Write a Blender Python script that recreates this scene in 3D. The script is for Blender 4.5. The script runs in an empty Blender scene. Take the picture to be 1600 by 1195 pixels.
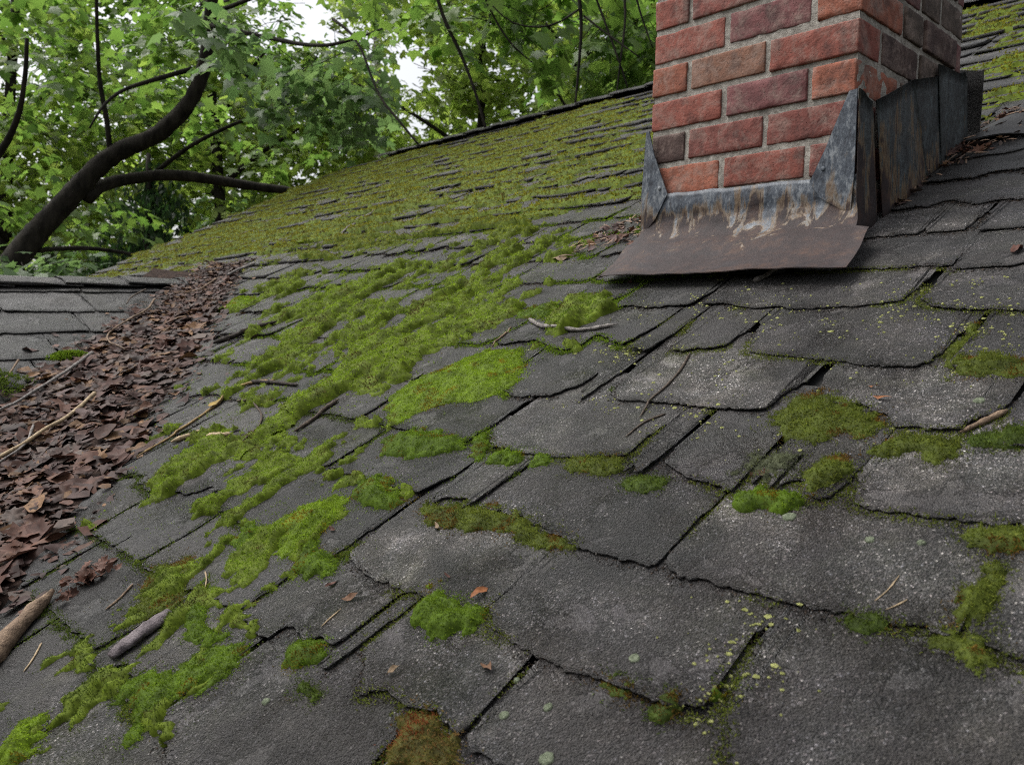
import bpy, bmesh, math, random
import numpy as np
from mathutils import Vector, Matrix
from mathutils.bvhtree import BVHTree

random.seed(7)
rng = np.random.default_rng(7)
SC = bpy.context.scene
COL = SC.collection

# ------------------------------------------------------------------ camera
# Metres. X runs along the ridge, Y is the horizontal upslope direction, Z is up.
# The origin is the front right corner of the chimney.
YAW, PITCH, ROLL = 0.8181, -0.0556, 0.0292
CAM = np.array([0.7409, -1.5807, -0.637])
def cam_basis():
    fw = np.array([-math.sin(YAW)*math.cos(PITCH), math.cos(YAW)*math.cos(PITCH), math.sin(PITCH)])
    r = np.array([math.cos(YAW), math.sin(YAW), 0.0]); u = np.cross(r, fw)
    return math.cos(ROLL)*r + math.sin(ROLL)*u, -math.sin(ROLL)*r + math.cos(ROLL)*u, fw
cr, cu, cf = cam_basis()
cd = bpy.data.cameras.new('camera'); cam = bpy.data.objects.new('camera', cd); COL.objects.link(cam)
M3 = Matrix((cr, cu, -cf)).transposed().to_4x4(); M3.translation = Vector(CAM); cam.matrix_world = M3
cd.sensor_width = 36.0; cd.sensor_fit = 'HORIZONTAL'; cd.lens = 29.1
cd.clip_start = 0.05; cd.clip_end = 2000
cd.dof.use_dof = True; cd.dof.focus_distance = 1.4; cd.dof.aperture_fstop = 9.5
SC.camera = cam

# ------------------------------------------------------------------ sky, sun, exposure
w = bpy.data.worlds.new('World'); SC.world = w; w.use_nodes = True
nt = w.node_tree
sky = nt.nodes.new('ShaderNodeTexSky'); sky.sky_type = 'NISHITA'; sky.sun_disc = False
SUN_EL, SUN_AZ = math.radians(58), math.atan2(-0.88, -0.47)
sky.sun_elevation = SUN_EL; sky.sun_rotation = SUN_AZ
sky.air_density = 1.0; sky.dust_density = 6.0; sky.ozone_density = 1.0
hs = nt.nodes.new('ShaderNodeHueSaturation'); hs.inputs['Saturation'].default_value = 0.22
bg = nt.nodes['Background']; bg.inputs[1].default_value = 0.13
nt.links.new(sky.outputs[0], hs.inputs['Color']); nt.links.new(hs.outputs[0], bg.inputs[0])
sl = bpy.data.lights.new('sun', 'SUN'); sl.energy = 1.5; sl.angle = math.radians(40); sl.color = (1.0, 0.97, 0.92)
so = bpy.data.objects.new('sun', sl); COL.objects.link(so)
sd = Vector((math.cos(SUN_EL)*math.sin(SUN_AZ), math.cos(SUN_EL)*math.cos(SUN_AZ), math.sin(SUN_EL)))
so.rotation_euler = sd.to_track_quat('Z', 'Y').to_euler(); so.location = (-4, -4, 8)
vs = SC.view_settings; vs.view_transform = 'Standard'; vs.look = 'None'; vs.gamma = 1; vs.use_curve_mapping = False
vs.exposure = 0.92
SC.cycles.max_bounces = 6; SC.cycles.transmission_bounces = 4; SC.cycles.diffuse_bounces = 4
SC.cycles.glossy_bounces = 2
SC.cycles.use_denoising = False
SC.cycles.pixel_filter_type = 'BLACKMAN_HARRIS'; SC.cycles.filter_width = 1.05

# ------------------------------------------------------------------ measured data (roof-plane metres)
TRACED_TABS = {
  'T1': [(0.073,-1.000),(0.072,-1.036),(0.075,-1.063),(0.074,-1.102),(0.095,-1.118),(0.103,-1.125),(0.136,-1.131),(0.189,-1.136),(0.221,-1.136),(0.248,-1.132),(0.275,-1.130),(0.303,-1.131),(0.341,-1.128),(0.357,-1.123),(0.362,-1.110),(0.353,-1.093),(0.349,-1.068),(0.347,-1.043),(0.363,-1.003)],
  'T2': [(0.364,-0.995),(0.367,-1.043),(0.377,-1.095),(0.393,-1.131),(0.415,-1.160),(0.506,-1.141),(0.599,-1.125),(0.587,-1.000)],
  'Ta': [(-0.091,-0.865),(-0.101,-0.927),(-0.095,-0.956),(0.020,-0.961),(0.104,-0.981),(0.158,-0.981),(0.212,-0.977),(0.212,-0.973),(0.212,-0.932),(0.208,-0.890),(0.214,-0.865)],
  'Tb': [(0.218,-0.868),(0.217,-0.971),(0.246,-0.982),(0.325,-0.979),(0.377,-0.976),(0.424,-0.972),(0.485,-0.966),(0.506,-0.964),(0.507,-0.952),(0.504,-0.911),(0.506,-0.860)],
  'Tc': [(0.508,-0.859),(0.508,-0.909),(0.514,-0.961),(0.526,-0.963),(0.558,-0.968),(0.600,-0.973),(0.621,-0.876)],
  'Td': [(-0.222,-1.008),(-0.212,-1.104),(-0.160,-1.123),(-0.107,-1.128),(-0.049,-1.126),(0.020,-1.122),(0.059,-1.111),(0.070,-1.101),(0.075,-1.063),(0.072,-1.036),(0.069,-1.001)],
  'Te': [(-0.021,-1.215),(0.009,-1.234),(0.035,-1.264),(0.037,-1.268),(0.044,-1.252),(0.060,-1.242),(0.083,-1.245),(0.100,-1.247),(0.119,-1.242),(0.134,-1.235),(0.156,-1.242),(0.177,-1.247),(0.177,-1.236),(0.168,-1.192),(0.149,-1.159),(0.134,-1.142),(0.100,-1.123)],
  'Tg': [(-0.212,-1.182),(-0.159,-1.233),(-0.110,-1.243),(-0.098,-1.225),(-0.080,-1.229),(-0.065,-1.229),(-0.061,-1.212),(-0.062,-1.188),(-0.064,-1.165)],
  'Th': [(-0.223,-1.229),(-0.256,-1.257),(-0.182,-1.268),(-0.162,-1.264),(-0.160,-1.247),(-0.159,-1.233)],
  'Tj': [(-0.154,-1.291),(-0.148,-1.340),(-0.171,-1.394),(-0.166,-1.410),(-0.151,-1.410),(-0.115,-1.420),(0.026,-1.433),(0.128,-1.375),(0.090,-1.323),(0.088,-1.304),(0.077,-1.299),(0.019,-1.294),(-0.015,-1.299),(-0.061,-1.292)],
  'R2lich': [(0.344,-0.733),(0.342,-0.763),(0.358,-0.812),(0.376,-0.819),(0.426,-0.814),(0.465,-0.812),(0.514,-0.805),(0.572,-0.798),(0.537,-0.679)],
  'R2purp': [(0.106,-0.716),(0.095,-0.759),(0.100,-0.797),(0.134,-0.811),(0.162,-0.822),(0.198,-0.827),(0.221,-0.832),(0.206,-0.796),(0.200,-0.754)],
  'R2l': [(-0.239,-0.716),(-0.248,-0.746),(-0.249,-0.790),(-0.204,-0.822),(-0.129,-0.825),(-0.072,-0.821),(-0.009,-0.810),(0.034,-0.795),(0.034,-0.745),(0.044,-0.703)],
  'R3': [(-0.377,-0.550),(-0.359,-0.655),(-0.296,-0.678),(-0.218,-0.663),(-0.206,-0.640),(-0.189,-0.623),(-0.186,-0.589),(-0.191,-0.558)],
  'R3b': [(-0.133,-0.540),(-0.108,-0.632),(-0.078,-0.658),(-0.031,-0.653),(0.012,-0.652),(0.090,-0.654),(0.139,-0.650),(0.165,-0.645),(0.168,-0.592),(0.183,-0.561)],
  'R3c': [(0.198,-0.539),(0.215,-0.595),(0.242,-0.614),(0.280,-0.608),(0.299,-0.622),(0.318,-0.627),(0.336,-0.653),(0.368,-0.653),(0.391,-0.650),(0.408,-0.646),(0.413,-0.626),(0.430,-0.607),(0.439,-0.578)],
  'R4': [(-0.519,-0.397),(-0.540,-0.495),(-0.502,-0.497),(-0.468,-0.479),(-0.429,-0.473),(-0.326,-0.510),(-0.299,-0.501),(-0.302,-0.444)],
  'R4a': [(-0.298,-0.337),(-0.308,-0.437),(-0.264,-0.449),(-0.205,-0.484),(-0.202,-0.467),(-0.194,-0.425),(-0.186,-0.363)],
  'R4b': [(-0.124,-0.359),(-0.100,-0.480),(-0.075,-0.491),(-0.039,-0.479),(-0.004,-0.461),(-0.009,-0.436),(0.003,-0.400)],
  'R4c': [(0.006,-0.371),(0.048,-0.482),(0.100,-0.486),(0.162,-0.495),(0.211,-0.501),(0.264,-0.509),(0.303,-0.505),(0.322,-0.491),(0.325,-0.455),(0.332,-0.398),(0.339,-0.348)],
  'R5': [(-0.505,-0.229),(-0.483,-0.328),(-0.408,-0.341),(-0.393,-0.308),(-0.364,-0.249)],
  'R5b': [(-0.157,-0.213),(-0.145,-0.307),(-0.105,-0.300),(-0.042,-0.319),(0.057,-0.324),(0.140,-0.315),(0.201,-0.296),(0.213,-0.293),(0.214,-0.255),(0.219,-0.194)],
  'R5c': [(0.234,-0.209),(0.241,-0.288),(0.262,-0.319),(0.308,-0.328),(0.342,-0.323),(0.387,-0.329),(0.460,-0.328)],
  'Lg': [(-0.465,-0.924),(-0.480,-0.955),(-0.422,-0.961),(-0.252,-0.962),(-0.231,-0.959),(-0.216,-0.926),(-0.208,-0.906)],
}
CUSHIONS = [
  ([(-0.538,-0.796),(-0.608,-0.734),(-0.615,-0.669),(-0.574,-0.596),(-0.533,-0.521),(-0.440,-0.509),(-0.355,-0.586),(-0.326,-0.655),(-0.354,-0.694),(-0.423,-0.729),(-0.468,-0.772),(-0.474,-0.814)],0.026,'b','largest bright green moss cushion, below the curved grey twig'),
  ([(-0.407,-0.900),(-0.455,-0.859),(-0.419,-0.812),(-0.331,-0.811),(-0.273,-0.819),(-0.250,-0.843),(-0.299,-0.868),(-0.334,-0.896)],0.024,'m','oval moss cushion tucked just under the largest bright green cushion'),
  ([(-0.224,-0.861),(-0.266,-0.817),(-0.272,-0.774),(-0.244,-0.783),(-0.212,-0.825),(-0.202,-0.856)],0.016,'m','narrow upright moss tuft growing in a joint between two tabs'),
  ([(-0.175,-0.857),(-0.198,-0.831),(-0.170,-0.815),(-0.134,-0.822),(-0.117,-0.842),(-0.136,-0.858)],0.016,'m','small round moss tuft, first in the row of tufts along the shingle edge'),
  ([(-0.100,-0.849),(-0.119,-0.825),(-0.089,-0.815),(-0.066,-0.830),(-0.071,-0.850)],0.014,'m','tiny moss tuft, second in the row of tufts along the shingle edge'),
  ([(-0.060,-0.834),(-0.041,-0.812),(0.035,-0.799),(0.055,-0.821),(0.032,-0.846),(-0.020,-0.852)],0.017,'o','flat olive moss strip, third in the row of tufts along the shingle edge'),
  ([(0.076,-0.853),(0.064,-0.830),(0.086,-0.816),(0.123,-0.826),(0.127,-0.847),(0.106,-0.860)],0.013,'d','dark thin moss patch left of the bare purple tab'),
  ([(-0.196,-0.995),(-0.200,-0.972),(-0.144,-0.963),(-0.087,-0.954),(-0.033,-0.945),(0.016,-0.965),(0.073,-0.973),(0.097,-0.984),(0.066,-1.001),(0.005,-0.996),(-0.041,-0.998),(-0.107,-1.010),(-0.147,-1.011)],0.02,'o','long ragged moss ridge running along the butt of a near shingle'),
  ([(-0.340,-1.005),(-0.379,-0.970),(-0.345,-0.942),(-0.277,-0.955),(-0.235,-0.982),(-0.245,-1.005),(-0.293,-1.013)],0.022,'m','round moss cushion in front of the lifted grey tab corner'),
  ([(-0.400,-1.142),(-0.430,-1.102),(-0.411,-1.052),(-0.382,-1.008),(-0.329,-1.019),(-0.303,-1.061),(-0.306,-1.094),(-0.302,-1.132),(-0.326,-1.156)],0.024,'b','second largest bright green moss cushion with a brown disc at its right'),
  ([(-0.458,-1.163),(-0.492,-1.140),(-0.484,-1.120),(-0.428,-1.127),(-0.388,-1.154),(-0.411,-1.170)],0.018,'m','small moss tuft touching the left side of a bright cushion'),
  ([(-0.278,-1.167),(-0.303,-1.147),(-0.297,-1.112),(-0.227,-1.113),(-0.203,-1.118),(-0.197,-1.144),(-0.225,-1.168)],0.022,'m','moss cushion right below the second largest bright cushion'),
  ([(0.003,-1.168),(-0.025,-1.140),(-0.023,-1.121),(-0.042,-1.110),(-0.028,-1.101),(-0.002,-1.113),(0.027,-1.107),(0.071,-1.106),(0.090,-1.120),(0.087,-1.137),(0.062,-1.159),(0.030,-1.170)],0.022,'m','spiky moss cushion with an orange leaf scrap on its right end'),
  ([(-0.424,-1.344),(-0.489,-1.315),(-0.538,-1.265),(-0.497,-1.217),(-0.452,-1.225),(-0.434,-1.256),(-0.385,-1.273),(-0.381,-1.299),(-0.379,-1.319)],0.012,'o','flat moss carpet spreading above the slab of fallen bark'),
  ([(-0.348,-1.299),(-0.395,-1.263),(-0.408,-1.231),(-0.332,-1.265),(-0.274,-1.281),(-0.227,-1.285),(-0.237,-1.308),(-0.298,-1.316)],0.018,'m','moss cushion with a pale needle pair, right of the moss carpet'),
  ([(-0.303,-1.419),(-0.287,-1.383),(-0.241,-1.350),(-0.231,-1.311),(-0.197,-1.278),(-0.163,-1.292),(-0.156,-1.321),(-0.163,-1.352),(-0.179,-1.385),(-0.187,-1.410),(-0.165,-1.437),(-0.189,-1.440),(-0.225,-1.419)],0.02,'m','long moss bank along a lifted shingle near the lower left'),
  ([(-0.348,-1.538),(-0.367,-1.511),(-0.348,-1.485),(-0.314,-1.495),(-0.294,-1.515),(-0.284,-1.539),(-0.303,-1.548)],0.022,'b','bright moss clump in the lower left corner of the roof'),
  ([(-0.103,-1.281),(-0.131,-1.255),(-0.115,-1.236),(-0.079,-1.232),(-0.057,-1.233),(-0.046,-1.249),(-0.064,-1.268)],0.018,'m','moss tuft growing from under a notched shingle tab'),
  ([(0.115,-1.287),(0.101,-1.264),(0.112,-1.247),(0.140,-1.241),(0.164,-1.249),(0.187,-1.253),(0.211,-1.267),(0.140,-1.306)],0.026,'y','yellow brown moss cushion at the bottom edge below the torn tab'),
  ([(-0.048,-1.296),(-0.062,-1.283),(-0.042,-1.273),(-0.009,-1.282),(-0.010,-1.294)],0.013,'d','little dark moss tuft above a large grey tab at the bottom'),
  ([(0.182,-0.688),(0.170,-0.657),(0.183,-0.602),(0.214,-0.588),(0.270,-0.597),(0.308,-0.632),(0.324,-0.652),(0.314,-0.684),(0.290,-0.681),(0.274,-0.700),(0.240,-0.715),(0.222,-0.696)],0.017,'o','broad olive moss patch with reddish tips beside the orange leaf chip'),
  ([(0.338,-0.714),(0.331,-0.687),(0.359,-0.667),(0.411,-0.656),(0.425,-0.680),(0.425,-0.700),(0.405,-0.718),(0.374,-0.706),(0.353,-0.724)],0.016,'o','olive moss mat under the scalloped edge of a pale tab'),
  ([(0.233,-0.850),(0.223,-0.826),(0.258,-0.814),(0.299,-0.811),(0.307,-0.828),(0.292,-0.848),(0.258,-0.858)],0.018,'m','green moss tuft above the pale round lichen spot'),
  ([(0.290,-0.807),(0.282,-0.783),(0.289,-0.733),(0.310,-0.728),(0.330,-0.757),(0.324,-0.791),(0.309,-0.808)],0.018,'o','slanted moss tuft filling the joint left of the whitish lichen tab'),
  ([(0.210,-0.795),(0.204,-0.753),(0.228,-0.733),(0.261,-0.740),(0.266,-0.767),(0.247,-0.793)],0.007,'g','thin grey green moss crust on the tab right of the purple one'),
  ([(0.504,-0.953),(0.495,-0.932),(0.497,-0.905),(0.497,-0.872),(0.513,-0.857),(0.527,-0.870),(0.520,-0.900),(0.520,-0.925),(0.517,-0.947)],0.016,'o','moss clump filling the joint near the right edge of the picture'),
  ([(0.493,-0.970),(0.508,-0.955),(0.529,-0.962),(0.546,-0.973),(0.559,-0.974),(0.578,-0.980),(0.563,-0.987),(0.537,-0.989),(0.518,-0.986)],0.012,'o','moss strip along the shingle butt in the lower right'),
  ([(0.466,-0.844),(0.470,-0.820),(0.493,-0.806),(0.515,-0.807),(0.541,-0.809),(0.546,-0.831),(0.501,-0.852),(0.485,-0.852)],0.017,'o','mossy fringe below the whitish lichen tab at the right edge'),
  ([(0.417,-0.675),(0.428,-0.647),(0.469,-0.637),(0.492,-0.633),(0.500,-0.663),(0.442,-0.674)],0.01,'d','dark moss strip above the whitish lichen tab at the right edge'),
  ([(0.354,-0.526),(0.351,-0.495),(0.369,-0.454),(0.398,-0.452),(0.424,-0.467),(0.455,-0.482),(0.463,-0.516),(0.403,-0.520),(0.375,-0.520)],0.018,'o','moss mound by the right edge level with the forked thin twig'),
  ([(0.339,-0.493),(0.328,-0.448),(0.330,-0.379),(0.337,-0.362),(0.352,-0.398),(0.353,-0.464),(0.353,-0.500)],0.011,'o','thin column of moss climbing a joint at the right'),
  ([(0.298,-1.141),(0.300,-1.128),(0.330,-1.122),(0.344,-1.134),(0.333,-1.146)],0.012,'d','dark green moss tuft under the big near tab, right of two'),
  ([(0.254,-1.142),(0.255,-1.128),(0.287,-1.126),(0.296,-1.138),(0.275,-1.144)],0.01,'d','dark green moss tuft under the big near tab, left of two'),
  ([(0.422,-0.988),(0.421,-0.974),(0.444,-0.966),(0.454,-0.970),(0.446,-0.986)],0.01,'d','small dark moss tuft on the butt below two pine needles'),
  ([(0.361,-1.107),(0.360,-1.087),(0.370,-1.082),(0.375,-1.096),(0.367,-1.109)],0.011,'m','moss tuft inside the split at the corner of a near tab'),
  ([(-0.592,-0.370),(-0.608,-0.320),(-0.522,-0.304),(-0.484,-0.337),(-0.503,-0.369)],0.016,'m','moss tuft just above the left end of the curved grey twig'),
  ([(-0.839,-0.544),(-0.900,-0.481),(-0.847,-0.461),(-0.745,-0.521),(-0.758,-0.553)],0.024,'b','round moss dome standing alone above the largest cushion'),
  ([(-2.188,-0.321),(-2.305,-0.234),(-2.243,-0.195),(-2.098,-0.217),(-2.005,-0.295),(-2.071,-0.326)],0.03,'b','moss hump at the top right border of the leaf filled valley'),
]
MOSS_REGIONS = [
  ([(-5.421,-0.138),(-5.680,1.016),(-5.726,2.060),(-5.563,3.013),(-2.442,2.784),(-0.878,0.543),(-0.981,0.191),(-1.787,0.151),(-2.610,0.047)],0.6,'y'),
  ([(-2.534,-0.026),(-1.026,0.304),(-0.739,0.316),(-0.587,0.077),(-0.711,-0.114),(-0.572,-0.370),(-0.618,-0.557),(-0.550,-0.786),(-0.370,-0.977),(-0.370,-1.148),(-0.542,-1.138),(-0.948,-1.114),(-1.259,-0.819),(-1.726,-0.385)],0.5,'b'),
  ([(-0.607,-1.248),(-0.506,-1.179),(-0.288,-1.312),(-0.189,-1.268),(-0.149,-1.307),(-0.153,-1.485),(-0.371,-1.605),(-0.460,-1.513),(-0.455,-1.385)],0.36,'d'),
  ([(-0.043,0.751),(0.086,1.012),(-0.321,2.663),(-0.754,2.951)],0.42,'y'),
  ([(-1.018,-0.981),(-0.948,-1.114),(-0.520,-1.149),(-0.449,-1.239),(-0.304,-1.184),(-0.300,-1.027),(-0.494,-0.889),(-0.842,-0.866)],0.38,'m'),
  ([(-0.668,-0.302),(-0.584,-0.162),(-0.347,-0.276),(-0.279,-0.528),(-0.451,-0.487)],0.3,'m'),
]
TWIGS = [
  ([(-0.537,-0.379),(-0.472,-0.415),(-0.410,-0.433),(-0.357,-0.434),(-0.318,-0.421),(-0.275,-0.400)],0.0042,'g','curved grey bark twig lying above the largest moss cushion'),
  ([(-0.056,-0.490),(-0.033,-0.551),(-0.022,-0.613),(-0.024,-0.653),(-0.010,-0.698)],0.0019,'d','thin bent dark twig lying across a grey tab below the chimney'),
  ([(0.025,-0.679),(0.009,-0.700),(0.004,-0.718),(0.005,-0.753)],0.0015,'d','short forked thin twig below the thin bent dark twig'),
  ([(-0.541,-1.516),(-0.577,-1.486),(-0.629,-1.432),(-0.662,-1.377)],0.0125,'w','thick broken brown stick in the lower left corner'),
  ([(-1.099,-0.719),(-1.175,-0.742),(-1.184,-0.801),(-1.150,-0.871),(-1.118,-0.953),(-1.105,-1.075)],0.0032,'y','long straight twig with a yellow leaf at the litter border'),
  ([(-1.184,-0.743),(-1.076,-0.732),(-0.959,-0.732)],0.0048,'k','dark short twig end resting across the long straight twig'),
  ([(-1.110,-0.821),(-1.029,-0.820),(-0.925,-0.849),(-0.861,-0.890),(-0.830,-0.928),(-0.817,-0.957)],0.0027,'d','hooked dark twig curving over shingles right of the litter'),
  ([(-0.962,-0.969),(-0.933,-0.955),(-0.900,-0.940)],0.006,'p','pale stubby stick right of the litter'),
  ([(-1.069,-1.006),(-1.058,-0.979),(-1.016,-0.954)],0.0055,'p','pale flat stick lying left of the stubby one'),
  ([(-1.742,-0.576),(-1.719,-0.531),(-1.679,-0.494),(-1.605,-0.420)],0.0075,'k','dark scaly branch piece beside the top of the leaf litter'),
  ([(-0.738,-0.765),(-0.727,-0.823),(-0.717,-0.889)],0.0042,'d','brown twig half sunk in moss left of the largest cushion'),
  ([(-0.533,-1.297),(-0.511,-1.327),(-0.506,-1.350)],0.0016,'w','thin brown stem below the clump of crumbled leaves'),
  ([(-0.540,-1.434),(-0.507,-1.455),(-0.490,-1.472)],0.0014,'p','thin pale stem right of the thick broken stick'),
  ([(0.441,-0.907),(0.440,-0.930),(0.435,-0.948)],0.0006,'p','upper of two pale pine needles on the near right tab'),
  ([(0.459,-0.936),(0.455,-0.945),(0.448,-0.955)],0.0008,'p','lower of two pale pine needles on the near right tab'),
  ([(0.441,-0.593),(0.431,-0.612),(0.418,-0.638),(0.410,-0.652)],0.0034,'w','brown bark twig at the edge of a pale tab at the right'),
  ([(-0.093,-0.208),(-0.083,-0.185),(-0.066,-0.141)],0.0045,'g','short grey stick poking out from under the flashing'),
  ([(-0.422,-1.226),(-0.394,-1.236),(-0.369,-1.250)],0.0012,'p','pale needle pair standing on a moss cushion'),
  ([(-0.110,-1.216),(-0.114,-1.194),(-0.116,-1.183)],0.001,'p','pale leaf stem on a notched tab'),
  ([(-2.727,0.801),(-2.672,0.660),(-2.511,0.453)],0.0055,'g','grey stick on the far mossy slope'),
  ([(-0.556,-0.417),(-0.532,-0.462),(-0.528,-0.506)],0.0022,'w','brown splinter left of the curved grey twig'),
]
SCRAPS = [
  ((0.297,-0.593),0.011,'o','orange brown leaf chip on a grey tab right of the moss patch'),
  ((-0.121,-1.167),0.014,'w','narrow brown seed leaf on a notched tab'),
  ((0.140,-1.171),0.014,'w','reddish bark flake at the edge of the torn tab'),
  ((0.046,-1.094),0.016,'o','orange leaf scrap on the spiky moss cushion'),
  ((-0.296,-1.078),0.01,'r','small brown disc of leaf beside a bright cushion'),
  ((-0.176,-1.160),0.012,'r','dark brown curled leaf bit under a moss cushion'),
  ((-0.123,-1.015),0.01,'t','tan leaf bit in front of the long moss ridge'),
  ((-0.748,-0.020),0.03,'t','tan leaf lying left of the chimney apron'),
  ((0.320,-0.120),0.026,'r','brown withered leaf at the right edge beyond the chimney'),
  ((-0.400,-0.192),0.014,'r','rusty leaf scrap in front of the apron flange'),
  ((0.277,-0.565),0.008,'o','tiny orange sliver above the leaf chip'),
  ((-0.691,0.116),0.028,'r','curled brown leaf beside the left foot of the chimney'),
  ((-1.171,-0.843),0.04,'y','yellow leaf held along the long straight twig'),
  ((0.048,-1.223),0.01,'t','tan splinter above the tear in a near tab'),
  ((-0.022,-1.084),0.007,'r','small brown fleck on the near grey tab'),
]
LICHEN = [((0.305,-0.854),0.009), ((0.272,-1.097),0.007), ((0.232,-1.180),0.006), ((0.201,-1.207),0.006), ((0.270,-1.224),0.009), ((0.396,-0.865),0.006), ((0.441,-0.854),0.005), ((0.407,-0.579),0.008), ((-0.066,-1.320),0.006), ((0.178,-1.167),0.004)]
DEBRIS = [[(-0.765,-0.026),(-0.772,0.177),(-0.718,0.286),(-0.553,0.071),(-0.670,0.047)], [(0.019,0.131),(0.018,0.323),(-0.013,0.656),(0.081,0.813),(0.130,0.631),(0.080,0.492),(0.023,0.384)]]
CONE = [(-0.644,-1.333)]
BARK = [(-0.357,-1.390),(-0.365,-1.348),(-0.370,-1.302)]
BRANCHES = {
  'main': [
    [(-8.548,0.072,-0.692,0.1466),(-8.486,0.327,-0.159,0.1361),(-8.414,0.587,0.275,0.1252),(-8.310,0.874,0.644,0.1141),(-8.229,1.057,0.919,0.1052),(-8.140,1.240,1.102,0.0995),(-8.023,1.447,1.210,0.0936),(-7.920,1.643,1.371,0.0909),(-7.776,1.818,1.637,0.0844),(-7.655,1.897,1.917,0.0807),(-7.587,1.919,2.191,0.0738),(-7.496,1.902,2.601,0.0634),(-7.253,1.908,3.081,0.0495),(-6.962,1.973,3.655,0.0302)],
    [(-8.275,0.982,0.611,0.0702),(-8.358,1.126,0.767,0.0617),(-8.375,1.410,0.882,0.0598),(-8.265,1.828,0.979,0.0578),(-8.035,2.218,0.943,0.0516),(-7.845,2.564,0.903,0.0487),(-7.601,2.969,0.879,0.0422),(-7.340,3.379,0.697,0.0320)],
    [(-8.443,0.538,0.060,0.0250),(-8.407,0.726,0.094,0.0222),(-8.431,0.996,0.134,0.0227),(-8.421,1.300,0.129,0.0199),(-8.421,1.590,0.087,0.0170)],
    [(-8.195,1.178,1.074,0.0289),(-8.124,1.132,1.369,0.0254),(-8.094,1.046,1.717,0.0219),(-8.024,1.007,2.119,0.0186),(-7.952,0.974,2.572,0.0153)],
    [(-7.788,1.833,1.974,0.0260),(-7.838,1.472,1.793,0.0222),(-7.834,1.170,1.632,0.0186),(-7.734,0.967,1.420,0.0121),(-7.694,0.844,1.182,0.0089)],
    [(-8.202,0.119,0.750,0.0353),(-8.096,0.252,0.990,0.0323),(-7.917,0.317,1.232,0.0261),(-7.783,0.339,1.551,0.0200),(-7.680,0.327,1.860,0.0169)],
    [(-8.383,1.704,1.001,0.0272),(-8.189,1.932,1.255,0.0238),(-7.869,2.141,1.424,0.0202),(-7.508,2.392,1.578,0.0166),(-7.151,2.636,1.695,0.0099)],
    [(-7.481,1.898,2.348,0.0254),(-6.702,2.123,2.098,0.0211),(-5.821,2.162,1.817,0.0167),(-5.246,2.186,1.769,0.0105),(-4.731,2.147,1.733,0.0062)],
    [(-5.580,2.141,1.995,0.0135),(-5.246,2.186,1.769,0.0105),(-4.938,2.179,1.244,0.0102),(-4.738,2.230,1.044,0.0101),(-4.516,2.301,0.802,0.0074)],
    [(-7.367,1.881,2.437,0.0219),(-6.270,2.024,2.418,0.0172),(-5.107,2.085,2.309,0.0153),(-4.138,2.228,2.153,0.0139),(-3.343,2.481,2.030,0.0108),(-2.793,2.762,1.868,0.0083)],
  ],
  'vines': [
    [(-4.194,2.150,1.918,0.0162),(-4.140,2.186,1.665,0.0151),(-4.029,2.283,1.405,0.0139),(-3.931,2.363,1.094,0.0116),(-3.868,2.409,0.837,0.0093)],
    [(-3.885,2.327,1.840,0.0091),(-3.792,2.406,1.593,0.0080),(-3.704,2.486,1.427,0.0068),(-3.597,2.591,1.313,0.0046)],
    [(-3.276,2.681,1.819,0.0154),(-3.252,2.695,1.666,0.0143),(-3.234,2.702,1.512,0.0132),(-3.230,2.684,1.248,0.0110),(-3.232,2.657,0.939,0.0077)],
    [(-3.133,2.682,1.736,0.0087),(-3.059,2.741,1.501,0.0076),(-2.978,2.806,1.244,0.0065),(-2.911,2.859,1.009,0.0043)],
    [(-2.985,2.840,1.742,0.0108),(-2.963,2.846,1.526,0.0087),(-2.971,2.816,1.266,0.0076),(-2.976,2.786,0.963,0.0043)],
    [(-2.875,2.807,1.701,0.0085),(-2.824,2.844,1.491,0.0064),(-2.763,2.894,1.302,0.0043)],
    [(-3.252,2.691,1.622,0.0088),(-3.307,2.471,1.447,0.0065),(-3.486,2.282,1.461,0.0043),(-3.505,2.122,1.547,0.0043)],
    [(-3.229,2.713,1.579,0.0077),(-3.039,2.755,1.415,0.0065),(-2.818,2.831,1.236,0.0043)],
  ],
  'pole': [
    [(-13.689,8.122,1.849,0.0723),(-13.810,8.132,3.553,0.0657),(-13.926,8.115,4.864,0.0591),(-14.034,8.085,5.911,0.0526),(-14.141,8.078,7.222,0.0460)],
  ],
}


# ------------------------------------------------------------------ helpers
TH = math.radians(27.5); Z0 = -0.43
CT, ST = math.cos(TH), math.sin(TH)
def roof_xyz(uvn):
    a = np.asarray(uvn, float)
    return np.stack([a[..., 0], a[..., 1]*CT - a[..., 2]*ST, Z0 + a[..., 1]*ST + a[..., 2]*CT], -1)
def hash2(ix, iy, seed):
    h = (ix.astype(np.int64)*374761393 + iy.astype(np.int64)*668265263 + seed*974634777) & 0xffffffff
    h = ((h ^ (h >> 13))*1274126177) & 0xffffffff
    return ((h ^ (h >> 16)) & 0xffffff)/float(0xffffff)
def vnoise(x, y, seed=0):
    x = np.asarray(x, float); y = np.asarray(y, float)
    ix = np.floor(x); iy = np.floor(y); fx = x-ix; fy = y-iy
    fx = fx*fx*(3-2*fx); fy = fy*fy*(3-2*fy)
    a = hash2(ix, iy, seed); b = hash2(ix+1, iy, seed); c = hash2(ix, iy+1, seed); d = hash2(ix+1, iy+1, seed)
    return (a*(1-fx)+b*fx)*(1-fy) + (c*(1-fx)+d*fx)*fy
def fbm(x, y, seed=0, o=3):
    s = 0; a = 1; t = 0
    for i in range(o):
        s = s + a*vnoise(np.asarray(x)*2**i, np.asarray(y)*2**i, seed+i*17); t += a; a *= 0.5
    return s/t
def deck(u, v):
    return 0.010*(fbm(np.asarray(u)*2.2, np.asarray(v)*2.2, 5, 2)-0.5)

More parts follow.
